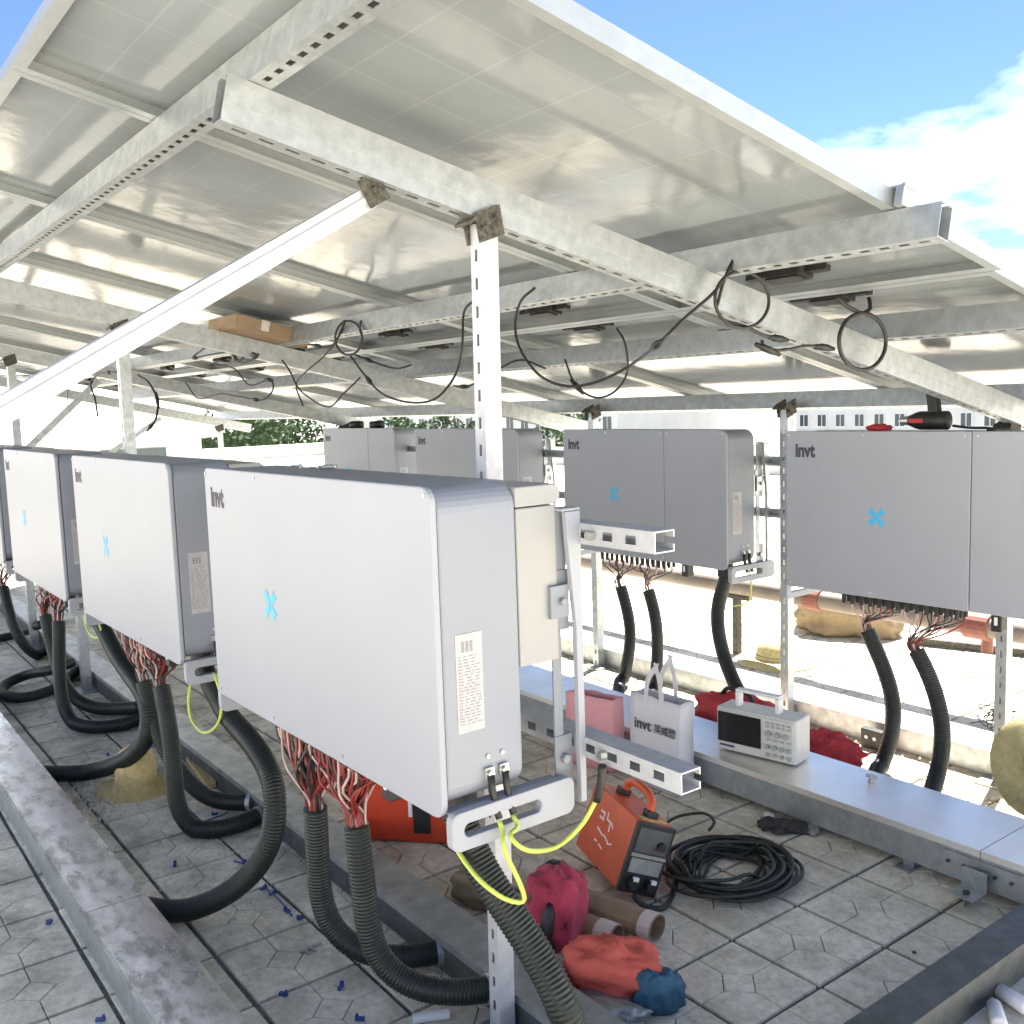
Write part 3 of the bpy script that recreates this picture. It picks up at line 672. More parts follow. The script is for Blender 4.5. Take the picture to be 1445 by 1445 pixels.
MB().cyl((.1, 1.79, .0391), (.1, 1.79, .048), .010, n=6).build('bolt', 'rusty', t)
t = thing('lid_bolt', 'upright bolt with wing nut on the lid of the shiny tray', 'bolt', onZ(1230, 1100, .15))
b0 = onZ(1230, 1103, .151); MB().cyl(b0, b0+V((0, 0, .03)), .006, n=8).cyl(b0, b0+V((0, 0, .008)), .014, n=6).build('shank', 'steel', t); MB().obox(b0+V((0, 0, .02)), (.02, .004, 0), (-.001, .004, 0), (0, 0, .006)).build('wing_nut', 'steel', t)

# ================================================================== HOSES AND WIRES
def hose(path, r, label, group, wires=None, nw=12, bend=.06, fitting=False):
    pts = P3(path); sm = resample(cat_spline(pts, .01), .02)
    for _ in range(14): sm = [sm[0]]+[(sm[i-1]+sm[i]*2+sm[i+1])/4 for i in range(1, len(sm)-1)]+[sm[-1]]
    for p in sm: p.z = max(p.z, r+.002)
    sm = resample(cat_spline(sm, .006), .0024)
    rad = [r*(1.0, 1.0, .94, .94)[i % 4] for i in range(len(sm))]
    b = sm[-1]; t = thing('corrugated_hose', label, 'hose', (b.x, b.y, max(0, min(p.z for p in sm)-r)), group=group)
    MB().tube(sm, r, 14, 0, rad).build('hose', 'hose', t, smooth=True)
    if fitting:
        d = (sm[-1]-sm[-12]).normalized(); MB().cyl(sm[-1]-d*.012, sm[-1]+d*.006, r*1.14, n=18).build('collar', 'galv', t)
    if wires:
        x0, x1, Y, z = wires; top = sm[0]; dr = (sm[8]-sm[0]).normalized()
        rnd = random.Random(len(label)*13+int(abs(top.x)*100))
        for i in range(nw):
            u = (i+.5)/nw; y = Y+(-.035, 0, .035)[i % 3]
            s = V((x0+(x1-x0)*u+rnd.uniform(-.008, .008), y, z))
            off = V((rnd.uniform(-.6, .6), rnd.uniform(-.6, .6), 0))*r
            e = top+off*.8+dr*.03; k = top-dr*.03+off
            md = (s+k)/2+V((rnd.uniform(-.03, .03), rnd.uniform(-.03, .03), -.012*rnd.random()))
            mt = rnd.choice(('wire_red', 'wire_red', 'wire_pale', 'wire_black', 'wire_black')) if bend > .05 else rnd.choice(('wire_black', 'wire_black', 'wire_red', 'wire_pale'))
            MB().tube(cat_spline([s, s+V((0, 0, -.03)), md, k, e], .02), .0036 if bend > .05 else .0032, 6).build('wire', mt, t, smooth=True)
    return t
ZC = ZI-.050
gh, gb = 'corrugated hoses under the white inverters', 'corrugated hoses under the split-cover inverters'
IX = lambda xr, u: xr-IW*(1-u)
A, B, C_, H4 = -.008, -1.574, -3.055, -4.58
def conn(xr, y0, u0, u1): return (IX(xr, u0), IX(xr, u1), y0+.105, ZC)
R = .033
hose([(445, 1140, 'Y', .11), (448, 1200, 'Y', .115), (452, 1265, 'Y', .12), (468, 1312, 'Y', .14), (512, 1345, 'Y', .19), (565, 1352, 'Y', .28), (622, 1343, 'Y', .385)], R, 'black corrugated hose from the end inverter entering the grey tray through a collar', gh, conn(A, 0, .19, .42), 44, fitting=True)
hose([(503, 1165, 'Y', .11), (510, 1225, 'Y', .11), (517, 1290, 'Y', .115), (530, 1350, 'Y', .13), (575, 1390, 'Y', .18), (635, 1402, 'Y', .26), (700, 1394, 'Y', .385)], R, 'black corrugated hose from the end inverter entering the tray beside the post', gh, conn(A, 0, .38, .61), 44, fitting=True)
hose([(IX(A, .91), .11, .705), (672, 1215, 'Y', .12), (704, 1265, 'Y', .14), (748, 1330, 'Y', .17), (782, 1390, 'Y', .19), (806, 1450, 'Y', .20), (830, 1520, 'Z', .035), (890, 1570, 'Z', .035)], R*1.08, 'thick corrugated hose sloping past the slotted post', gh)
hose([(228, 970, 'Y', .11), (238, 1025, 'Y', .10), (245, 1080, 'Y', .09), (246, 1115, 'Y', .09), (258, 1158, 'Y', .11), (295, 1183, 'Y', .17), (338, 1175, 'Y', .28), (372, 1163, 'Y', .385)], R, 'black corrugated hose from the second inverter drooping in front of the straw hat', gh, conn(B, 0, .38, .60), 30, fitting=True)
hose([(203, 962, 'Y', .11), (218, 1020, 'Y', .12), (240, 1070, 'Y', .15), (268, 1105, 'Y', .20), (300, 1130, 'Y', .27), (360, 1132, 'Y', .385)], R, 'black corrugated hose from the second inverter running behind its twin to the tray', gh, conn(B, 0, .19, .42), 30, fitting=True)
hose([(IX(B, .91), .12, .705), (318, 1005, 'Y', .14), (352, 1043, 'Y', .14), (382, 1090, 'Y', .138), (390, 1140, 'Y', .125), (380, 1195, 'Y', .10), (346, 1243, 'Y', .05), (292, 1277, 'Y', -.045), (246, 1288, 'Z', .036), (195, 1280, 'Z', .036)], R*1.06, 'thick corrugated hose swinging in a wide loop to the weathered zinc tray', gh)
hose([(83, 876, 'Y', .11), (84, 935, 'Y', .09), (86, 980, 'Y', .08), (97, 1013, 'Y', .09), (122, 1032, 'Y', .13), (160, 1027, 'Y', .24), (203, 1012, 'Y', .385)], R, 'black corrugated hose from the third inverter sagging to the tray', gh, conn(C_, 0, .38, .60), 20)
hose([(64, 868, 'Y', .11), (74, 915, 'Y', .12), (86, 955, 'Y', .13), (104, 985, 'Y', .18), (140, 1000, 'Y', .26), (200, 998, 'Y', .385)], R, 'black corrugated hose from the third inverter running straight to the tray', gh, conn(C_, 0, .19, .40), 20)
hose([(IX(C_, .91), .12, .705), (168, 930, 'Y', .12), (200, 975, 'Y', .11), (212, 1012, 'Y', .105), (202, 1050, 'Y', .085), (168, 1077, 'Y', .045), (125, 1090, 'Z', .037), (85, 1093, 'Z', .036), (40, 1090, 'Z', .036)], R*1.06, 'thick corrugated hose looping from the third inverter to the zinc tray', gh)
hose([(5, 830, 'Y', .11), (12, 860, 'Y', .11), (24, 895, 'Y', .13), (45, 920, 'Y', .22), (72, 932, 'Y', .385)], R, 'black corrugated hose dropping from the fourth inverter', gh, conn(H4, 0, .38, .60), 14)
hose([(100, 935, 'Y', .30), (75, 945, 'Y', .18), (35, 953, 'Z', .05), (5, 968, 'Z', .037), (6, 982, 'Z', .037), (35, 985, 'Z', .037), (70, 975, 'Z', .037), (110, 955, 'Y', .37)], R*.9, 'corrugated hose doubled back in a flat loop on the mossy tiles', gh)
hose([(-60, 905, 'Z', .037), (-10, 902, 'Z', .037), (25, 895, 'Z', .037), (60, 880, 'Y', .37)], R*.9, 'short stretch of corrugated hose under the fourth inverter', gh)
D_, E_ = -1.472, .135
hose([(1224, 890, 'Y', 2.60), (1240, 925, 'Y', 2.60), (1255, 965, 'Y', 2.60), (1262, 1005, 'Y', 2.60), (1255, 1050, 'Y', 2.58), (1238, 1095, 'Y', 2.50), (1225, 1140, 'Z', .035)], R, 'black corrugated hose under the drill inverter, beside the red bag', gb, (IX(E_, .20), IX(E_, .385), 2.575, ZC), 14, bend=.01)
hose([(1293, 918, 'Y', 2.60), (1312, 955, 'Y', 2.60), (1326, 1000, 'Y', 2.60), (1331, 1045, 'Y', 2.58), (1322, 1095, 'Y', 2.52), (1305, 1145, 'Z', .035)], R, 'black corrugated hose under the drill inverter, farther from the red bag', gb, (IX(E_, .40), IX(E_, .60), 2.59, ZC), 14, bend=.01)
hose([(876, 828, 'Y', 2.66), (886, 865, 'Y', 2.66), (890, 900, 'Y', 2.66), (884, 940, 'Y', 2.64), (875, 985, 'Y', 2.6), (872, 1010, 'Z', .035)], R, 'black corrugated hose rising behind the pink bag', gb, (IX(D_, .20), IX(D_, .385), 2.64, ZC), 12, bend=.01)
hose([(915, 833, 'Y', 2.66), (925, 870, 'Y', 2.66), (928, 910, 'Y', 2.66), (926, 955, 'Y', 2.64), (920, 1010, 'Y', 2.6), (915, 1030, 'Z', .035)], R, 'black corrugated hose rising behind the tote bag', gb, (IX(D_, .40), IX(D_, .60), 2.64, ZC), 12, bend=.01)
hose([(IX(D_, .92), 2.645, .705), (1012, 860, 'Y', 2.64), (1016, 905, 'Y', 2.62), (1030, 950, 'Y', 2.58), (1052, 995, 'Y', 2.52), (1075, 1035, 'Z', .035)], R*1.06, 'thick corrugated hose behind the oscilloscope', gb)
# earth wires
def wire(name, label, cat, path, r, mt, group=None, n=8, parts=None):
    sm = cat_spline(P3(path), .012); b = min(sm, key=lambda p: p.z)
    o = tag(MB().tube(sm, r, n).build(name, mt, base=b, smooth=True), label, cat, group); return o
gy = 'yellow-green earth wires'
lug = V((.018, .12, .73)); lug2 = V((.018, .156, .73))
wire('earth_wire', 'yellow-green earth wire hanging in a loop under the end handle', 'wire', [lug, lug+V((.012, 0, -.02)), (712, 1200, 'X', .05), (735, 1250, 'X', .05), (738, 1272, 'X', .04), (712, 1268, 'X', .03), (680, 1245, 'X', .0), (655, 1215, 'X', -.05), (640, 1190, 'X', -.09)], .0052, 'yellow_green', gy)
wire('earth_wire', 'yellow-green earth wire swinging from the end inverter across to the lower rail', 'wire', [lug2, lug2+V((.014, 0, -.02)), (720, 1180, 'X', .055), (745, 1200, 'X', .07), (785, 1195, 'Y', .28), (820, 1165, 'Y', .33), (842, 1128, 'Y', .345)], .0052, 'yellow_green', gy)
wire('earth_sleeve', 'black sleeved wire end bolted to the lower rail', 'wire', [(842, 1130, 'Y', .345), (848, 1105, 'Y', .345), (850, 1080, 'Y', .345)], .009, 'black')
wire('earth_wire', 'yellow-green earth wire drooping between the first and second white inverters', 'wire', [(302, 950, 'Y', .1), (312, 985, 'Y', .1), (308, 1020, 'Y', .1), (288, 1034, 'Y', .1), (270, 1015, 'Y', .1), (266, 985, 'Y', .1), (272, 950, 'Y', .1)], .0048, 'yellow_green', gy)
wire('earth_wire', 'small yellow-green earth wire between the second and third white inverters', 'wire', [(117, 865, 'Y', .1), (124, 890, 'Y', .1), (136, 900, 'Y', .1), (143, 892, 'Y', .1), (138, 876, 'Y', .1)], .0045, 'yellow_green', gy)
wire('earth_wire', 'faint earth wire hanging by the tall perforated bracket', 'wire', [(1056, 790, 'Y', 2.7), (1060, 830, 'Y', 2.7), (1055, 850, 'Y', 2.7), (1035, 855, 'Y', 2.7)], .004, 'yellow_green', gy)

# ================================================================== CABLES UNDER THE PANELS
gc = 'black cables slung under the solar panels'
def cable(label, path, r=.0042, plugs=(), group=gc):
    sm = cat_spline(P3(path), .012); b = min(sm, key=lambda p: p.z)
    t = thing('panel_cable', label, 'cable', b, group=group)
    MB().tube(sm, r, 7).build('lead', 'black', t, smooth=True)
    for f in plugs:
        i = int(f*(len(sm)-1)); i = max(3, min(len(sm)-4, i)); d = (sm[i+2]-sm[i-2]).normalized(); c = sm[i]
        MB().tube([c-d*.045, c-d*.02, c-d*.018, c+d*.018, c+d*.02, c+d*.045], .01, 8, 0, [.006, .0085, .0105, .0105, .0085, .006]).build('plug', 'black', t, smooth=True)
    return t
def ring(cx, cy, rx, ry, ax, v_, a0=0, turns=1.0, n=10, tilt=0.):
    o = []
    for i in range(int(n*turns)+1):
        a = a0+2*math.pi*i/n; x, y = rx*math.cos(a), ry*math.sin(a)
        o.append((cx+x*math.cos(tilt)-y*math.sin(tilt), cy+x*math.sin(tilt)+y*math.cos(tilt), ax, v_+.006*math.sin(a*1.5)))
    return o
cable('black cable coiled in a double loop beside the rafter, running down to a plug', [(1082, 343, 'X', -.20), (1055, 347, 'X', -.20), (1038, 362, 'X', -.19), (1022, 395, 'X', -.19)]+ring(1047, 423, 38, 40, 'X', -.19, math.pi, 1.9, tilt=-.3)+[(1050, 460, 'X', -.2), (1080, 474, 'X', -.2), (1112, 480, 'X', -.21)], .0046, (.97,))
cable('long black cable sagging from the double loop past the slotted post', [(1065, 350, 'X', -.19), (1035, 375, 'X', -.19), (1008, 412, 'X', -.19), (965, 450, 'X', -.2), (930, 484, 'X', -.21), (890, 515, 'Y', 1.02), (845, 538, 'Y', 1.0), (800, 545, 'Y', .98), (762, 530, 'Y', .98), (735, 495, 'Y', 1.0), (727, 460, 'Y', 1.02), (735, 425, 'Y', 1.04), (755, 406, 'Y', 1.06)], .0046, (.30,))
cable('cable coiled in a round loop under the end junction box of the lower row', [(1180, 420, 'X', -.2), (1195, 432, 'X', -.19), (1210, 440, 'X', -.185)]+ring(1217, 482, 33, 40, 'X', -.185, -math.pi/2, 2.0)+[(1228, 435, 'X', -.19), (1226, 420, 'X', -.2)], .0062)
cable('cable strung between two loops below the lower row', [(1075, 480, 'X', -.215), (1080, 492, 'X', -.21), (1105, 494, 'X', -.2), (1140, 488, 'X', -.19), (1175, 492, 'X', -.19)], .0044, (.08, .9))
cable('thin cable hanging in a bow between purlins', [(870, 463, 'Y', 1.5), (882, 485, 'Y', 1.5), (885, 525, 'Y', 1.5), (868, 552, 'Y', 1.5), (840, 561, 'Y', 1.5), (812, 543, 'Y', 1.5), (797, 507, 'Y', 1.5)], .0042, (.8,))
cable('black cable hanging beside the slotted post in a deep bow', [(672, 422, 'Y', 1.05), (655, 440, 'Y', 1.03), (652, 490, 'Y', 1.0), (642, 530, 'Y', 1.0), (615, 562, 'Y', 1.0), (580, 568, 'Y', 1.0), (540, 556, 'Y', 1.0), (515, 530, 'Y', 1.05), (495, 503, 'Y', 1.08)], .0046, (.8,))
cable('small cable loop tied under the purlin', [(510, 452, 'Y', 1.06)]+ring(492, 477, 19, 24, 'Y', 1.06, -.6, 1.8)+[(468, 488, 'Y', 1.1), (436, 486, 'Y', 1.1)], .0052, (.95,))
cable('cable trailing from the small loop to the next junction box', [(500, 500, 'Y', 1.4), (530, 512, 'Y', 1.4), (560, 520, 'Y', 1.5), (580, 515, 'Y', 1.7)], .005, (.25,))
cable('slack cable hanging in a V below the cardboard box', [(380, 484, 'Y', 1.1), (392, 500, 'Y', 1.1), (408, 522, 'Y', 1.1), (425, 552, 'Y', 1.1), (462, 574, 'Y', 1.1), (485, 555, 'Y', 1.1), (508, 533, 'Y', 1.1)], .0042, (.12,))
cable('cable rising beside the V-shaped cable to the purlin', [(428, 573, 'Y', 1.3), (418, 545, 'Y', 1.25), (428, 528, 'Y', 1.2), (455, 505, 'Y', 1.15), (470, 488, 'Y', 1.12)], .0042)
cable('cable knot below the cardboard box with two plugs', [(290, 490, 'Y', .95), (272, 505, 'Y', .95), (300, 500, 'Y', .95), (325, 498, 'Y', .95), (335, 510, 'Y', .95), (350, 498, 'Y', .95), (362, 502, 'Y', .95), (340, 512, 'Y', .95), (328, 492, 'Y', .95)], .0052, (.2, .8))
cable('cable slung from the purlin to a plug, seen left of the V-shaped cable', [(305, 515, 'Y', 1.0), (330, 520, 'Y', 1.0), (352, 543, 'Y', 1.0), (380, 536, 'Y', 1.0), (385, 550, 'Y', 1.0), (370, 564, 'Y', 1.0), (340, 560, 'Y', 1.0), (310, 556, 'Y', 1.0), (280, 562, 'Y', 1.0), (262, 540, 'Y', 1.0)], .0042, (.35, .5))
cable('dangling cable ends with plugs beside the second slotted post', [(195, 530, 'Y', .6), (210, 540, 'Y', .6), (222, 565, 'Y', .6), (220, 590, 'Y', .6), (208, 608, 'Y', .6)], .006, (.55, .9))
cable('looped cable dangling near the second slotted post, plug at its tip', [(165, 525, 'Y', .6), (140, 528, 'Y', .6), (128, 542, 'Y', .6), (134, 562, 'Y', .6), (138, 588, 'Y', .6)], .006, (.2, .7))
cable('thin stray cable hanging against the bright shed roof', [(97, 540, 'Y', .8), (95, 580, 'Y', .8), (102, 600, 'Y', .8), (112, 622, 'Y', .8)], .003)
cable('cable draped along the underside near the middle purlin', [(640, 545, 'Y', 1.7), (660, 545, 'Y', 1.7), (680, 535, 'Y', 1.7), (705, 520, 'Y', 1.7), (735, 508, 'Y', 1.75), (770, 520, 'Y', 1.8)], .0045, (.15, .4))
# cardboard box tucked on the second rafter
bx = V((-3.13, .98, zr(.98, RT)+.002)); t = thing('cardboard_box', 'brown cardboard box tucked on a rafter under the panels', 'box', bx, (-TT, 0, 0))
MB().box((-.17, -.19, 0), (.19, .10, .070)).build('carton', 'cardboard', t, world=False, bevel=.002); MB().box((-.172, -.06, .02), (.1915, -.02, .0705)).build('packing_tape', 'tape', t, world=False)
MB().box((-.03, .105, .0), (.19, .19, .05)).build('flap', 'cardboard', t, world=False)

# ================================================================== THINGS ON TOP OF THE INVERTERS
ZT = ZI+IH-.0035
t = thing('cordless_drill', 'black cordless drill lying on the split-cover inverter under the rafter', 'drill', (-.50, 2.57, ZT))
bc = V((-.50, 2.57, ZT+.040))
MB().tube([bc+V((.085, 0, 0)), bc+V((.08, 0, 0)), bc+V((-.03, 0, 0)), bc+V((-.05, 0, 0)), bc+V((-.075, 0, 0))], .036, 14, 0, [.026, .036, .036, .030, .020]).build('motor_body', 'black', t, smooth=True)
MB().tube([bc+V((-.0755, 0, 0)), bc+V((-.11, 0, 0)), bc+V((-.118, 0, 0))], .018, 12, 0, [.019, .016, .008]).build('chuck', 'steel', t)
MB().obox(bc+V((.022, 0, .08)), (.022, 0, .003), (0, .017, 0), (-.008, 0, .055)).build('grip', 'black', t, bevel=.008)
MB().obox(bc+V((.008, 0, .150)), (.05, 0, .004), (0, .03, 0), (-.001, 0, .018)).build('battery', 'black', t, bevel=.006)
MB().obox(bc+V((-.03, -.0362, 0)), (.03, 0, 0), (0, .001, 0), (0, 0, .008)).build('stripe', 'red_cloth', t)
t = tag(MB().blob((-.70, 2.56, ZT+.012), (.05, .03, .014), amp=.3, flat=ZT+.001, seed=3).build('rag', 'red_cloth', base=(-.70, 2.56, ZT), smooth=True), 'small dark red rag beside the drill on the inverter', 'rag')
wire('drill_lead', 'short black lead curling from the drill on the inverter', 'cable', [(-.40, 2.57, ZT+.02), (-.34, 2.58, ZT+.012), (-.28, 2.60, ZT+.010), (-.24, 2.57, ZT+.006), (-.26, 2.55, ZT+.006)], .005, 'black')
for px in (503, 532):
    c = onY(px, 597, 2.80); c.z = ZT
    tag(MB().lathe(c, [(.0, 0), (.05, 0), (.062, .012), (.062, .042), (.05, .055), (.02, .058), (.0, .058)], 20).build('round_cap', 'black', base=c, smooth=True), 'black round cap on the far inverter, %s the slotted post' % ('farther from' if px < 520 else 'closer to'), 'cap', 'round caps on the far inverter')
for k, (px, py, L, lab) in enumerate(((418, 659, .05, 'loose steel bolt lying on the end inverter top, thickest of three'), (463, 661, .035, 'short loose screw lying on the end inverter top'), (498, 657, .05, 'long loose screw lying on the end inverter top'))):
    c = onZ(px, py, ZT+.004); d = V((math.cos(k*.9), math.sin(k*.9), 0))
    c.y = min(max(c.y, .04), .18)
    o = thing('loose_screw', lab, 'screw', (c.x, c.y, ZT)); c.z = ZT+.0075
    MB().cyl(c-d*L/2, c+d*L/2, .004, n=8).build('shank', 'steel', o); MB().cyl(c+d*L/2, c+d*(L/2+.005), .0072, n=6).build('head', 'steel', o)

# ================================================================== THINGS ON THE FLOOR
def hat(label, c, M, mt, R_=.21, hc=.13, rc=.095):
    t = thing('straw_hat', label, 'hat', c)
    pf = [(R_, .0), (R_*.98, .006), (R_*.8, .020), (R_*.62, .024), (rc*1.12, .026), (rc*1.04, .03), (rc, .05), (rc*.95, hc*.65), (rc*.82, hc*.86), (rc*.55, hc*.97), (rc*.2, hc)]
    MB().lathe(c, pf, 36, M, wob=.025).build('crown_and_brim', mt, t, smooth=True)
    MB().lathe(c, [(rc*1.06, .032), (rc*1.03, .05), (rc*1.01, .05), (rc*1.01, .032)], 36, M, wob=.025).build('band', mt, t, smooth=True)
    return t
c = onZ(192, 1112, .01); hat('tall straw hat on the mossy tiles under the second white inverter', V((c.x, c.y, .003)), Matrix.Rotation(.12, 3, 'Y'), 'straw', .155, .19, .085)
c = onZ(1095, 935, .0); hat('pale straw hat on the sunlit tiles behind the trays', V((c.x, c.y, .003)), None, 'straw_pale', .22, .13, .11)
c = onY(1492, 1092, 2.62); c.z = .20; hat('pale straw hat leaning on edge beside the hoses of the drill inverter', c, Matrix.Rotation(math.radians(15), 3, 'Z') @ Matrix.Rotation(math.radians(62), 3, 'X'), 'straw_pale', .22, .12, .10)

# oscilloscope
o0 = onZ(1010, 1057, .152); o1 = onZ(1122, 1084, .152); yw = math.atan2(o1.y-o0.y, o1.x-o0.x); wS = (o1-o0).length; hS = .178; dS = .13
t = thing('oscilloscope', 'white bench oscilloscope with dark screen standing on the shiny tray', 'oscilloscope', o0, (0, 0, yw))
MB().box((0, .008, .004), (wS, dS, hS)).build('case', 'instrument', t, world=False, bevel=.008)
MB().box((.008, .0, .012), (wS-.008, .0079, hS-.008)).build('front_panel', 'instrument', t, world=False, bevel=.003)
MB().box((.014, -.004, .044), (wS*.585, -.0001, hS-.014)).build('screen', 'black_gloss', t, world=False)
kx = wS*.62
for i in range(4):
    MB().cyl((kx+.018+i*.030, -.0001, .030), (kx+.018+i*.030, -.008, .030), .008, n=12).build('socket', 'steel', t, world=False)
    MB().cyl((kx+.018+i*.030, -.0001, .062), (kx+.018+i*.030, -.014, .062), .009, n=14).build('knob', 'panel_key', t, world=False)
for i in range(3): MB().cyl((kx+.022+i*.036, -.0001, .115), (kx+.022+i*.036, -.016, .115), .011, n=14).build('knob', 'panel_key', t, world=False)
for i in range(5):
    for j in range(2): MB().box((kx+.010+i*.022, -.004, .138+j*.014), (kx+.024+i*.022, -.0001, .146+j*.014)).build('button', 'panel_key', t, world=False)
for i in range(4): MB().box((kx+.012+i*.028, -.004, .086), (kx+.030+i*.028, -.0001, .094)).build('button', 'panel_key', t, world=False)
MB().box((.02, -.0012, .024), (.085, -.0001, .032)).build('maker_strip', 'ink', t, world=False)
for x in (.07, wS-.10): MB().box((x-.009, .05, hS), (x+.009, .085, hS+.058)).build('handle_post', 'plastic_white', t, world=False, bevel=.003)
MB().box((.061, .05, hS+.0585), (wS-.091, .085, hS+.071)).build('handle', 'plastic_white', t, world=False, bevel=.004)

# bags beside the tray
def bag(name, label, cat, b0, b1, h, depth, mt, lean=.0, handles=True, seed=1, taper=0.):
    yw = math.atan2(b1.y-b0.y, b1.x-b0.x); W_ = (b1-b0).length
    t = thing(name, label, cat, b0, (lean, 0, yw))
    m = MB(); nx, nz = 10, 10
    def pt(side, u, v_):     # side 0 front, 1 back
        x = u*W_; z = v_*h; y = depth*.5*(1-.12*v_)*(-1 if side == 0 else 1)+depth*.5
        q = V((x*5+seed, side*3.0, z*6)); y += .010*noise.noise(q)*math.sin(math.pi*min(1, v_*1.5)); x += .006*noise.noise(q*1.7+V((3, 1, 2)))+taper*v_*(u-.5)
        return V((x, y, z+.003+.008*v_*noise.noise(V((u*4, seed, side)))))
    for side in (0, 1):
        g = [pt(side, i/nx, j/nz) for j in range(nz+1) for i in range(nx+1)]
        m.add(g, [(j*(nx+1)+i, j*(nx+1)+i+1, (j+1)*(nx+1)+i+1, (j+1)*(nx+1)+i) for j in range(nz) for i in range(nx)])
    for u in (0, 1):
        g = []
        for j in range(nz+1):
            a = pt(0, u, j/nz); b = pt(1, u, j/nz); mid = (a+b)/2+V(((.012 if u == 0 else -.012)*(j/nz), 0, 0)); g += [a, mid, b]
        m.add(g, [(j*3+i, j*3+i+1, (j+1)*3+i+1, (j+1)*3+i) for j in range(nz) for i in range(2)])
    a, b, c, d = pt(0, 0, 0), pt(0, 1, 0), pt(1, 1, 0), pt(1, 0, 0); m.add([a, b, c, d], [(0, 3, 2, 1)])
    o = m.build('sack', mt, t, world=False, smooth=True); so = o.modifiers.new('thick', 'SOLIDIFY'); so.thickness = .0025
    if handles:
        for side, hh in ((0, .13), (1, .15)):
            y = pt(side, .5, 1).y; m = MB(); x0, x1 = W_*.30, W_*.66
            pth = cat_spline([V((x0, y, h-.05)), V((x0+.01, y, h+hh*.5)), V((x0+.05, y+.012, h+hh)), V((x1-.05, y+.012, h+hh)), V((x1-.01, y, h+hh*.5)), V((x1, y, h-.05))], .02)
            for p, q in zip(pth, pth[1:]):
                dq = (q-p).normalized(); nrm = dq.cross(V((0, 1, 0))).normalized()*.011; n2 = V((0, .0012, 0))
                m.add([p-nrm-n2, p+nrm-n2, q+nrm-n2, q-nrm-n2, p-nrm+n2, p+nrm+n2, q+nrm+n2, q-nrm+n2], BOXF)
            m.build('handle', mt, t, world=False)
    return t, W_
b0 = onZ(893, 1100, 0); b1 = onZ(957, 1125, 0)
tb, tw = bag('tote_bag', 'white cloth tote bag with dark lettering leaning by the shiny tray', 'bag', V((b0.x, b0.y-.01, .0)), V((b1.x, b1.y-.01, 0)), .37, .095, 'tote', -.03, True, 2, .02)
M = Matrix.Translation((.022, -.0055, .235)) @ Matrix.Rotation(math.pi/2, 4, 'X')
text_obj('lettering', 'invt', .062, M, 'ink', tb, .0012)
text_obj('lettering', '英威腾', .040, Matrix.Translation((.130, -.0055, .238)) @ Matrix.Rotation(math.pi/2, 4, 'X'), 'ink', tb, .0004)
b0 = onZ(800, 1075, 0); b1 = onZ(866, 1092, 0)
bag('paper_bag', 'pink paper bag standing next to the white tote', 'bag', V((b0.x, b0.y, 0)), V((b1.x, b1.y+.0, 0)), .31, .085, 'pink', -.02, False, 5, .0)

# welder, tipped on one edge
wm = Matrix.Translation((-.584, .985, .050)) @ Matrix.Rotation(1.243, 4, 'Z') @ Matrix.Rotation(.366, 4, 'Y')
t = thing('welding_machine', 'orange portable welding machine tipped against the cardboard roll', 'welder', wm.to_translation(), wm.to_euler())
wx, wy, wz = .135, .347, .229
MB().box((0, .012, 0), (wx, wy, wz)).build('casing', 'orange', t, world=False, bevel=.006)
MB().box((-.002, -.004, .002), (wx+.002, .0119, wz-.002)).build('front_frame', 'black', t, world=False, bevel=.003)
MB().box((.010, -.007, .135), (wx-.010, -.0041, .212)).build('display_panel', 'tray_dark', t, world=False)
MB().box((.006, -.0085, .119), (wx-.006, -.0041, .130)).build('trim_bar', 'steel', t, world=False)
MB().box((.012, -.007, .068), (wx-.012, -.0041, .114)).build('lower_panel', 'tray_dull', t, world=False)
MB().cyl((wx*.72, -.0071, .165), (wx*.72, -.022, .165), .014, n=14).build('dial', 'black', t, world=False)
MB().box((wx*.56, -.0085, .148), (wx*.9, -.0071, .152)).build('dial_mark', 'wire_red', t, world=False)
for x in (.036, .100):
    k = MB().cyl((x, -.0041, .040), (x, -.030, .040), .018, n=14).build('socket', 'black', t, world=False)
    MB().box((x-.009, -.032, .050), (x+.009, -.022, .062)).build('socket_clip', 'plastic_white', t, world=False)
MB().tube(cat_spline([V((wx/2, .06, wz+.004)), V((wx/2, .075, wz+.045)), V((wx/2, .12, wz+.062)), V((wx/2, .20, wz+.062)), V((wx/2, .245, wz+.045)), V((wx/2, .26, wz+.004))], .01), .014, 10).build('handle', 'orange', t, world=False, smooth=True)
for y in (.058, .262): MB().box((wx/2-.02, y-.02, wz+.0005), (wx/2+.02, y+.02, wz+.022)).build('handle_foot', 'black', t, world=False, bevel=.004)
MB().box((.02, .018, wz+.0004), (wx-.02, .05, wz+.0016)).build('top_sticker', 'straw', t, world=False)
# white brushed markings on the side panel
m = MB(); rnd = random.Random(4)
for (y, z, dy, dz_) in ((.23, .165, .03, 0), (.23, .145, .028, .0), (.215, .155, 0, .03), (.19, .165, .0, .025), (.175, .155, .026, 0), (.16, .14, 0, .03), (.145, .15, .02, .012), (.21, .105, .05, .01), (.16, .10, .04, .012), (.13, .095, .03, -.01), (.22, .07, .02, 0), (.18, .065, .03, .005)):
    m.obox((-.0006, y, z), (.0005, 0, 0), (0, dy/2 if dy else .003, dz_/2 if dy else 0), (0, 0 if dy else .002, .0028 if dy else dz_/2))
m.build('marking', 'plastic_white', t, world=False)
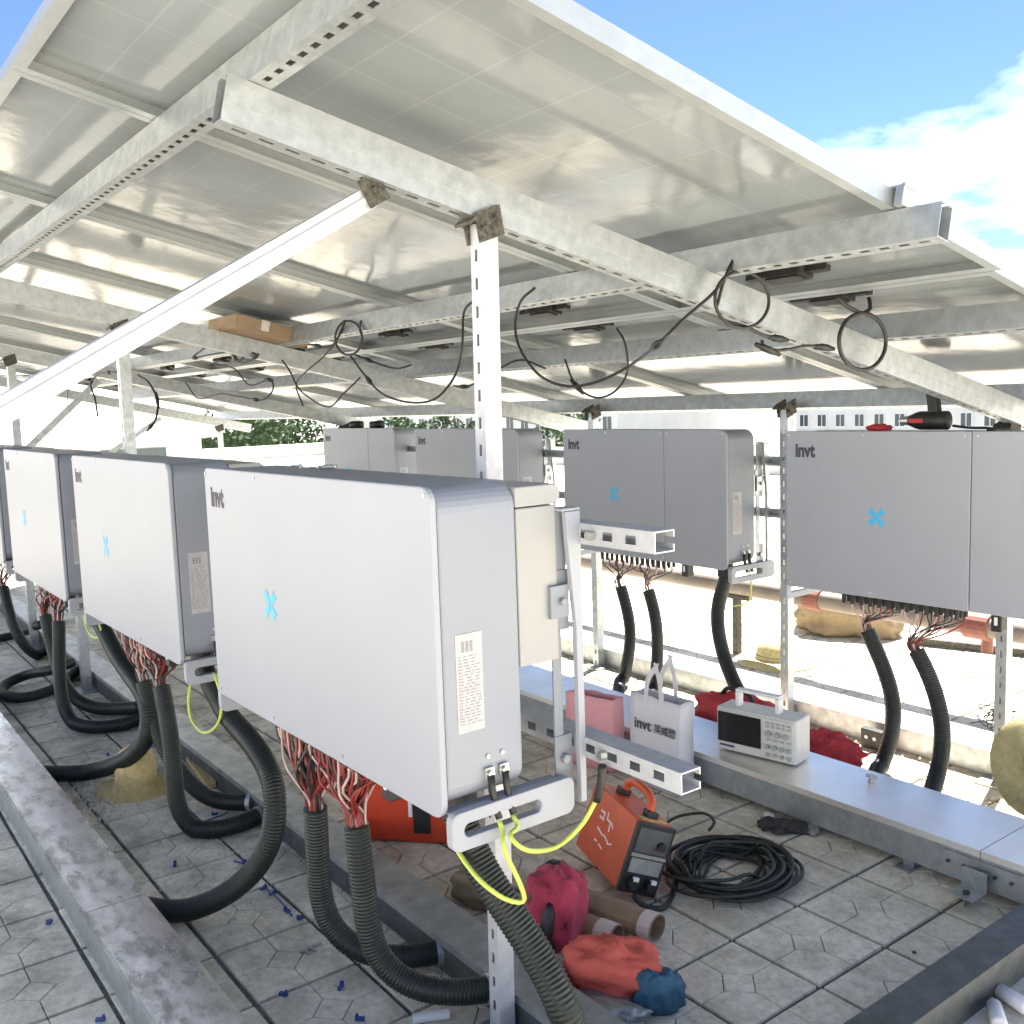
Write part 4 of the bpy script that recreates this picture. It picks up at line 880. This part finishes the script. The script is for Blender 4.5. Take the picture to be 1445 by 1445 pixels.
# coil of cable
cc = onZ(1030, 1226, .02); pts = []; rnd = random.Random(11)
for i in range(17*14):
    a = 2*math.pi*i/14; k = i/14; rr = .108+.076*abs(math.sin(k*1.9))+.014*math.sin(a*2+k)
    ox = .03*math.sin(k*2.3); oy = .03*math.cos(k*1.7)
    pts.append(V((cc.x+(rr*1.0)*math.cos(a+.4)+ox, cc.y+(rr*1.12)*math.sin(a+.4)+oy, .009+.055*((k*.618) % 1)*(.5+.5*math.cos(k)**2)+.004*math.sin(a*3+k))))
t = thing('cable_coil', 'coil of dark rubber cable beside the welding machine', 'cable coil', (cc.x, cc.y, 0))
MB().tube(cat_spline(pts, .02), .0062, 7).build('coil', 'cord', t, smooth=True)
MB().tube(cat_spline(P3([(1000, 1172, 'Z', .03), (1008, 1160, 'Z', .05), (995, 1148, 'Z', .06), (965, 1150, 'Z', .05), (945, 1158, 'Z', .02), (935, 1170, 'Z', .01)]), .015), .0055, 7).build('tail', 'cord', t, smooth=True)
MB().tube(cat_spline(P3([(960, 1225, 'Z', .01), (945, 1270, 'Z', .01), (930, 1282, 'Z', .01), (905, 1276, 'Z', .02), (893, 1262, 'Z', .045)]), .015), .009, 8).build('welding_lead', 'cord', t, smooth=True)
# backpack, pouch, bottle-blue cloth
c = V((-.555, .715, .003)); Rm = Matrix.Rotation(.35, 3, 'Z') @ Matrix.Rotation(-.20, 3, 'X')
t = thing('backpack', 'crimson backpack with dark mesh panel slumped by the slotted post', 'backpack', c)
MB().blob(c+V((0, 0, .10)), (.080, .080, .110), Rm, .22, 2.2, 28, 18, .72, 2, .003).build('body', 'crimson', t, smooth=True)
def on_body(u, v_, k=1.12): return c+V((0, 0, .10))+Rm @ V((.080*k*math.sin(u)*math.cos(v_), -.080*k*math.cos(u)*math.cos(v_), .110*k*math.sin(v_)))
MB().blob(c+V((.052, -.062, .085)), (.020, .032, .062), Rm, .15, 3, 16, 10, .8, 4).build('mesh_panel', 'black', t, smooth=True)
for u in (-.55, .95): MB().tube(cat_spline([on_body(u, -.7), on_body(u*.95, 0), on_body(u*.8, .6), on_body(u*.4, 1.2)], .01), .0045, 6).build('zip', 'wire_black', t, smooth=True)
MB().blob(c+V((-.025, .03, .205)), (.035, .028, .016), Rm, .2, 3, 14, 8).build('top_flap', 'black', t, smooth=True)
MB().tube(cat_spline([c+V((-.06, .0, .16)), c+V((-.12, .02, .10)), c+V((-.15, .0, .04)), c+V((-.19, -.03, .012))], .012), .016, 8).build('strap', 'crimson', t, smooth=True)
c = V((-.265, .675, .003)); t = thing('pouch', 'crumpled coral cloth pouch on the floor below the backpack', 'pouch', c)
MB().blob(c+V((0, 0, .055)), (.125, .080, .075), Matrix.Rotation(.55, 3, 'Z'), .30, 2.3, 32, 18, .9, 6, .004).build('cloth', 'coral', t, smooth=True)
c = V((-.20, .585, .002)); tag(MB().blob(c+V((0, 0, .018)), (.10, .045, .026), Matrix.Rotation(.5, 3, 'Z'), .3, 3, 24, 12, .9, 8, .003).build('grey_bag', 'tray_dull', base=c, smooth=True), 'flat grey bag lying under the coral pouch edge', 'bag')
c = onZ(930, 1425, .0); t = thing('blue_cloth', 'crumpled dark blue cloth beside the coral pouch', 'cloth', c)
MB().blob(c+V((0, 0, .045)), (.036, .062, .058), Matrix.Rotation(-.5, 3, 'Z'), .24, 2.4, 26, 16, .9, 9, .003).build('cloth', 'blue_cloth', t, smooth=True)
MB().tube(cat_spline(P3([(952, 1372, 'Z', .05), (962, 1385, 'Z', .03), (962, 1405, 'Z', .01), (952, 1425, 'Z', .01)]), .01), .006, 7).build('cord', 'black', t, smooth=True)
# cardboard rolls
t = thing('cardboard_roll', 'opened cardboard roll with white tape lying before the welding machine', 'cardboard', onZ(880, 1300, 0))
a = onZ(812, 1268, .045); b = onZ(928, 1310, .045)
def shell(a, b, r, th, n=14, a0=0., a1=2*math.pi, mt='cardboard', nm='tube', sq=.85, par=t):
    d = (b-a).normalized(); u = d.cross(V((0, 0, 1))).normalized(); m = MB(); vs = []
    for p in (a, b):
        for rr in (r, r-th):
            for k in range(n+1):
                q = a0+(a1-a0)*k/n; vs.append(p+u*(rr*math.cos(q))+V((0, 0, rr*sq*math.sin(q))))
    N = n+1; fs = []
    for k in range(n): fs += [(k, k+1, 2*N+k+1, 2*N+k), (N+k+1, N+k, 3*N+k, 3*N+k+1), (k, N+k, N+k+1, k+1), (2*N+k, 2*N+k+1, 3*N+k+1, 3*N+k)]
    m.add(vs, fs); return m.build(nm, mt, par)
shell(a, b, .045, .003); d = (b-a).normalized()
shell(b-d*.045, b-d*.004, .047, .0015, mt='tape', nm='tape')
u = d.cross(V((0, 0, 1))).normalized(); a2 = a-V((0, .105, 0))*.9; b2 = b-V((.01, .105, 0))*.9; a2.z = b2.z = .036
shell(a2, b2-d*.05, .036, .003, nm='tube'); shell(b2-d*.11, b2-d*.054, .038, .0015, mt='tape', nm='tape')
c = onZ(905, 1352, .0); tag(MB().box((c.x-.02, c.y-.014, .001), (c.x+.02, c.y+.014, .012)).box((c.x+.0, c.y+.018, .001), (c.x+.035, c.y+.03, .006)).build('tape_scrap', 'plastic_white', base=c), 'white scrap of tape on the tiles by the cardboard roll', 'scrap')
# red tool case behind the end inverter's hoses
c = V((-1.45, .80, .002)); t = thing('tool_case', 'red-orange tool case standing behind the end inverter hoses', 'tool case', c, (0, 0, .75))
MB().box((-.20, -.10, 0), (.20, .10, .24)).build('shell', 'case_red', t, world=False, bevel=.012)
MB().box((.01, -.106, .04), (.07, -.1005, .19)).build('latch_panel', 'black', t, world=False); MB().box((-.008, -.106, .10), (.006, -.1005, .18)).build('sticker', 'plastic_white', t, world=False)
MB().tube([(-.07, 0, .241), (-.06, 0, .275), (.06, 0, .275), (.07, 0, .241)], .012, 8).build('handle', 'black', t, world=False, smooth=True)
c = onZ(672, 1288, .0); tag(MB().blob(V((c.x-.05, c.y+.05, .05)), (.085, .06, .06), Matrix.Rotation(.3, 3, 'Z'), .3, 2.4, 24, 14, .9, 12, .003).build('orange_rag', 'orange_cloth' if 'orange_cloth' in MAT else 'tan_cloth', base=(c.x-.05, c.y+.05, 0), smooth=True), 'tan orange rag bundled behind the slotted post', 'rag')
# work glove, rubber cap, scraps
c = (onZ(1115, 1172, 0)); t = thing('work_glove', 'dirty dark work glove lying on the tiles near the tray', 'glove', c)
m = MB(); e = V((.83, .55, 0)); f = V((-.55, .83, 0))
m.blob(c+V((0, 0, .016)), (.07, .038, .018), Matrix.Rotation(math.atan2(e.y, e.x), 3, 'Z'), .25, 3, 22, 12, .9, 3, .003); m.build('palm', 'glove', t, smooth=True)
for k in range(4):
    p0 = c-e*.055+f*(.026-.018*k)+V((0, 0, .016)); L = (.05, .062, .058, .045)[k]; q = -e+f*(.25-.17*k); q.normalize()
    MB().tube([p0, p0+q*L*.5+V((0, 0, .006)), p0+q*L*.9-V((0, 0, .004)), p0+q*L-V((0, 0, .006))], .011, 8, 0, [.012, .011, .010, .005]).build('finger', 'glove', t, smooth=True)
p0 = c-e*.01-f*.032+V((0, 0, .014)); MB().tube([p0, p0-e*.03-f*.022, p0-e*.05-f*.028], .011, 8, 0, [.013, .011, .006]).build('thumb', 'glove', t, smooth=True)
MB().blob(c+e*.082+V((0, 0, .014)), (.022, .036, .015), Matrix.Rotation(math.atan2(e.y, e.x), 3, 'Z'), .3, 4, 16, 10, .9, 5, .002).build('cuff', 'tray_dull', t, smooth=True)
c = onZ(1366, 1260, 0); tag(MB().lathe(c, [(.013, .001), (.014, .006), (.013, .022), (.008, .026), (.0, .026)], 14).build('rubber_cap', 'black', base=c, smooth=True), 'small black rubber cap on the tiles near the floor bracket', 'cap')
c = onZ(1290, 1345, 0); tag(MB().lathe(c, [(.006, .001), (.006, .004), (.0, .004)], 8).build('washer', 'rusty', base=c), 'tiny rusty washer on a pale tile', 'washer')
c = onZ(1085, 1152, 0); tag(MB().blob(c+V((0, 0, .006)), (.022, .012, .008), None, .3, 3, 14, 8, 1, 2, .001).build('paper_scrap', 'plastic_white', base=c), 'crumpled white paper scrap near the work glove', 'scrap')
for k, (px, py, lab) in enumerate(((1405, 1440, 'rolled white cotton glove beside the dark cross tray'), (1425, 1418, 'second rolled white cotton glove lying against the first'))):
    c = onZ(px, py, 0); d = V((math.cos(2.2+k*.7), math.sin(2.2+k*.7), 0)); z = V((0, 0, .021)); t = thing('cotton_glove', lab, 'glove', c)
    MB().tube([c+z-d*.05, c+z-d*.048, c+z+d*.03, c+z+d*.032], .02, 12, 0, [.013, .020, .019, .012]).build('roll', 'tote', t, smooth=True); MB().tube([c+z+d*.034, c+z+d*.052], .008, 8).build('finger', 'tote', t, smooth=True)
gcl = 'blue plastic clips scattered on the tiles'
for k, (px, py) in enumerate(((345, 1218), (385, 1262), (405, 1287), (424, 1297), (400, 1405), (481, 1395), (508, 1440), (70, 1303), (142, 1441), (247, 1222), (303, 1150), (152, 1066), (372, 1255))):
    c = onZ(px, py, 0); d = V((math.cos(k*1.7), math.sin(k*1.7), 0)); f = V((-d.y, d.x, 0)); t = thing('plastic_clip', 'small blue plastic clip dropped on the tiles', 'clip', c, group=gcl)
    MB().obox(c+V((0, 0, .005)), d*.012, f*.005, (0, 0, .004)).build('jaw', 'blue_plastic', t); MB().obox(c+d*.008+V((0, 0, .0128)), d*.003, f*.005, (0, 0, .0037)).build('stud', 'blue_plastic', t)
for k, (p, q, lab) in enumerate((((372, 1250), (412, 1292), 'thin blue-grey cable tie on the stained tiles'), ((330, 1215), (362, 1226), 'short blue cable tie below the wide hose loop'), ((285, 1160), (322, 1146), 'blue cable tie near the drooping hose'))):
    wire('cable_tie', lab, 'cable tie', [(p[0], p[1], 'Z', .004), ((p[0]+q[0])/2+3, (p[1]+q[1])/2, 'Z', .012), (q[0], q[1], 'Z', .004)], .003, 'blue_plastic')
a = onZ(582, 1438, .014); b = onZ(634, 1430, .014); tag(MB().cyl(a, b, .013, n=14).build('tube_offcut', 'plastic_white', base=(a.x, a.y, 0), smooth=False), 'white plastic tube offcut on the tiles near the post foot', 'tube')
t = thing('tile_spacer', 'grey metal comb lying on the tiles by the hoses', 'bracket', onZ(440, 1338, 0))
c = onZ(438, 1338, .0); d = (onZ(455, 1330, 0)-onZ(420, 1346, 0)).normalized(); f = V((-d.y, d.x, 0))
MB().obox(c+V((0, 0, .003)), d*.035, f*.006, (0, 0, .002)).obox(c-d*.02-f*.018+V((0, 0, .003)), d*.004, f*.0115, (0, 0, .002)).obox(c+d*.0-f*.018+V((0, 0, .003)), d*.004, f*.0115, (0, 0, .002)).build('comb', 'galv', t)
a = onZ(268, 1068, .02); b = onZ(298, 1108, .02); d = (b-a).normalized(); tag(MB().obox((a+b)/2, d*((b-a).length/2), V((-d.y, d.x, 0))*.02, (0, 0, .012)).build('wooden_batten', 'straw', base=((a.x+b.x)/2, (a.y+b.y)/2, .008)), 'short yellow wooden batten on the tiles behind the hat', 'batten')
# red things behind the tray
c = V((-.86, 2.42, .002)); tag(MB().blob(c+V((0, 0, .06)), (.13, .07, .075), Matrix.Rotation(.3, 3, 'Z'), .5, 2.6, 30, 16, .9, 15, .003).build('plastic_bag', 'red_cloth', base=c, smooth=True), 'crumpled red plastic bag between the two trays beside a hose', 'bag')
c = V((-1.30, 2.42, .002)); t = thing('tool_bag', 'dark red tool bag behind the oscilloscope', 'bag', c)
MB().blob(c+V((0, 0, .10)), (.22, .09, .10), Matrix.Rotation(.1, 3, 'Z'), .25, 2.2, 28, 14, .8, 17, .003).build('body', 'red_cloth', t, smooth=True)
MB().tube(cat_spline([c+V((-.10, -.02, .17)), c+V((-.06, -.02, .235)), c+V((.06, -.02, .235)), c+V((.10, -.02, .17))], .01), .010, 8).build('handle', 'black', t, smooth=True)
c = onZ(1232, 1046, .03); t = thing('socket_box', 'small black socket box by the sunlit tray', 'socket box', (c.x, c.y, 0))
MB().box((c.x-.05, c.y-.02, .001), (c.x+.05, c.y+.02, .085)).build('box', 'black', t, bevel=.004)
for q in (-.02, .02): MB().cyl((c.x+q, c.y-.0202, .05), (c.x+q, c.y-.024, .05), .008, n=10).build('socket', 'plastic_white', t)
# pipe run on stands, far dark bar, sack
a = onY(1050, 832, 3.62); b = onY(1400, 883, 3.62); zp = (a.z+b.z)/2; t = thing('water_pipe', 'brown-grey water pipe on low stands behind the split-cover inverters', 'pipe', (-2, 3.62, 0))
MB().cyl((-7.5, 3.62, zp), (1.6, 3.62, zp), .050, n=18).build('pipe', 'pvc', t, smooth=True)
xc = onY(1385, 880, 3.62).x
MB().cyl((xc-.07, 3.62, zp), (xc+.05, 3.62, zp), .066, n=18).cyl((xc+.03, 3.62, zp-.05), (xc+.03, 3.62, zp-.12), .028, n=12).build('coupling', 'coupling', t, smooth=False)
xc2 = onY(1150, 850, 3.62).x; MB().cyl((xc2-.05, 3.62, zp), (xc2+.05, 3.62, zp), .062, n=18).build('coupling', 'coupling', t, smooth=False)
for px in (1040, 700, 1560):
    x = onY(px, 850, 3.62).x; MB().box((x-.10, 3.60, zp-.075), (x+.10, 3.64, zp-.052)).box((x-.02, 3.60, .001), (x+.02, 3.64, zp-.0755)).build('stand', 'rusty', t)
a = onZ(1330, 908, .025); b = onZ(1440, 920, .025); d = (b-a).normalized(); tag(MB().obox((a+b)/2, d*((b-a).length/2+.2), V((-d.y, d.x, 0))*.02, (0, 0, .02)).build('steel_bar', 'rusty', base=((a.x+b.x)/2, (a.y+b.y)/2, .005)), 'dark steel bar lying on sunlit tiles behind the pipe', 'bar')
c = onZ(1185, 895, 0); tag(MB().blob(c+V((0, .1, .12)), (.30, .20, .17), Matrix.Rotation(.5, 3, 'Z'), .3, 2, 30, 16, .85, 21, .003).build('burlap_sack', 'tan_cloth', base=(c.x, c.y+.1, 0), smooth=True), 'tan burlap sack slumped on sunlit tiles beyond the pipe', 'sack')
t = thing('wire_tangle', 'tangle of thin dark wire on the floor beside the far leg', 'wire', onZ(1405, 1025, 0)); c = onZ(1405, 1030, 0); rnd = random.Random(5)
MB().tube(cat_spline([c+V((rnd.uniform(-.09, .09), rnd.uniform(-.06, .06), .006+rnd.random()*.10)) for _ in range(26)], .02), .003, 5).build('strand', 'black', t, smooth=True)
# crumbs of mortar and gravel
rnd = random.Random(9); m = MB()
def chips(n, fx, smin, smax):
    for _ in range(n):
        p = fx(); s = rnd.uniform(smin, smax); M = Matrix.Rotation(rnd.uniform(0, 6.28), 3, V((rnd.random(), rnd.random(), rnd.random()+.1)).normalized())
        q = [M @ (V(k)*s*rnd.uniform(.6, 1.2)) for k in ((1, 0, -.5), (-.6, .8, -.5), (-.6, -.8, -.5), (.1, .1, .8))]
        zz = min(k.z for k in q); m.add([V((p.x, p.y, .0008))+k-V((0, 0, zz)) for k in q], [(0, 2, 1), (0, 1, 3), (1, 2, 3), (2, 0, 3)])
def around(px, py, sx, sy):
    c = onZ(px, py, 0); return lambda: c+V((rnd.gauss(0, sx), rnd.gauss(0, sy), 0))
chips(420, around(128, 1128, .14, .04), .003, .010); chips(160, around(300, 1210, .35, .12), .002, .006); chips(120, lambda: V((rnd.uniform(-1.5, .2), rnd.uniform(2.25, 2.8), 0)), .004, .016)
chips(90, lambda: V((rnd.uniform(-1.2, .25), rnd.uniform(.55, 1.8), 0)), .0015, .004); chips(120, lambda: V((rnd.uniform(-3, -.3), rnd.uniform(-.19, .36), 0)), .002, .006)
tag(m.build('gravel', 'plastic_white' if False else 'tile'), 'scattered crumbs of pale mortar and gravel on the tiles', 'gravel', kind='stuff')
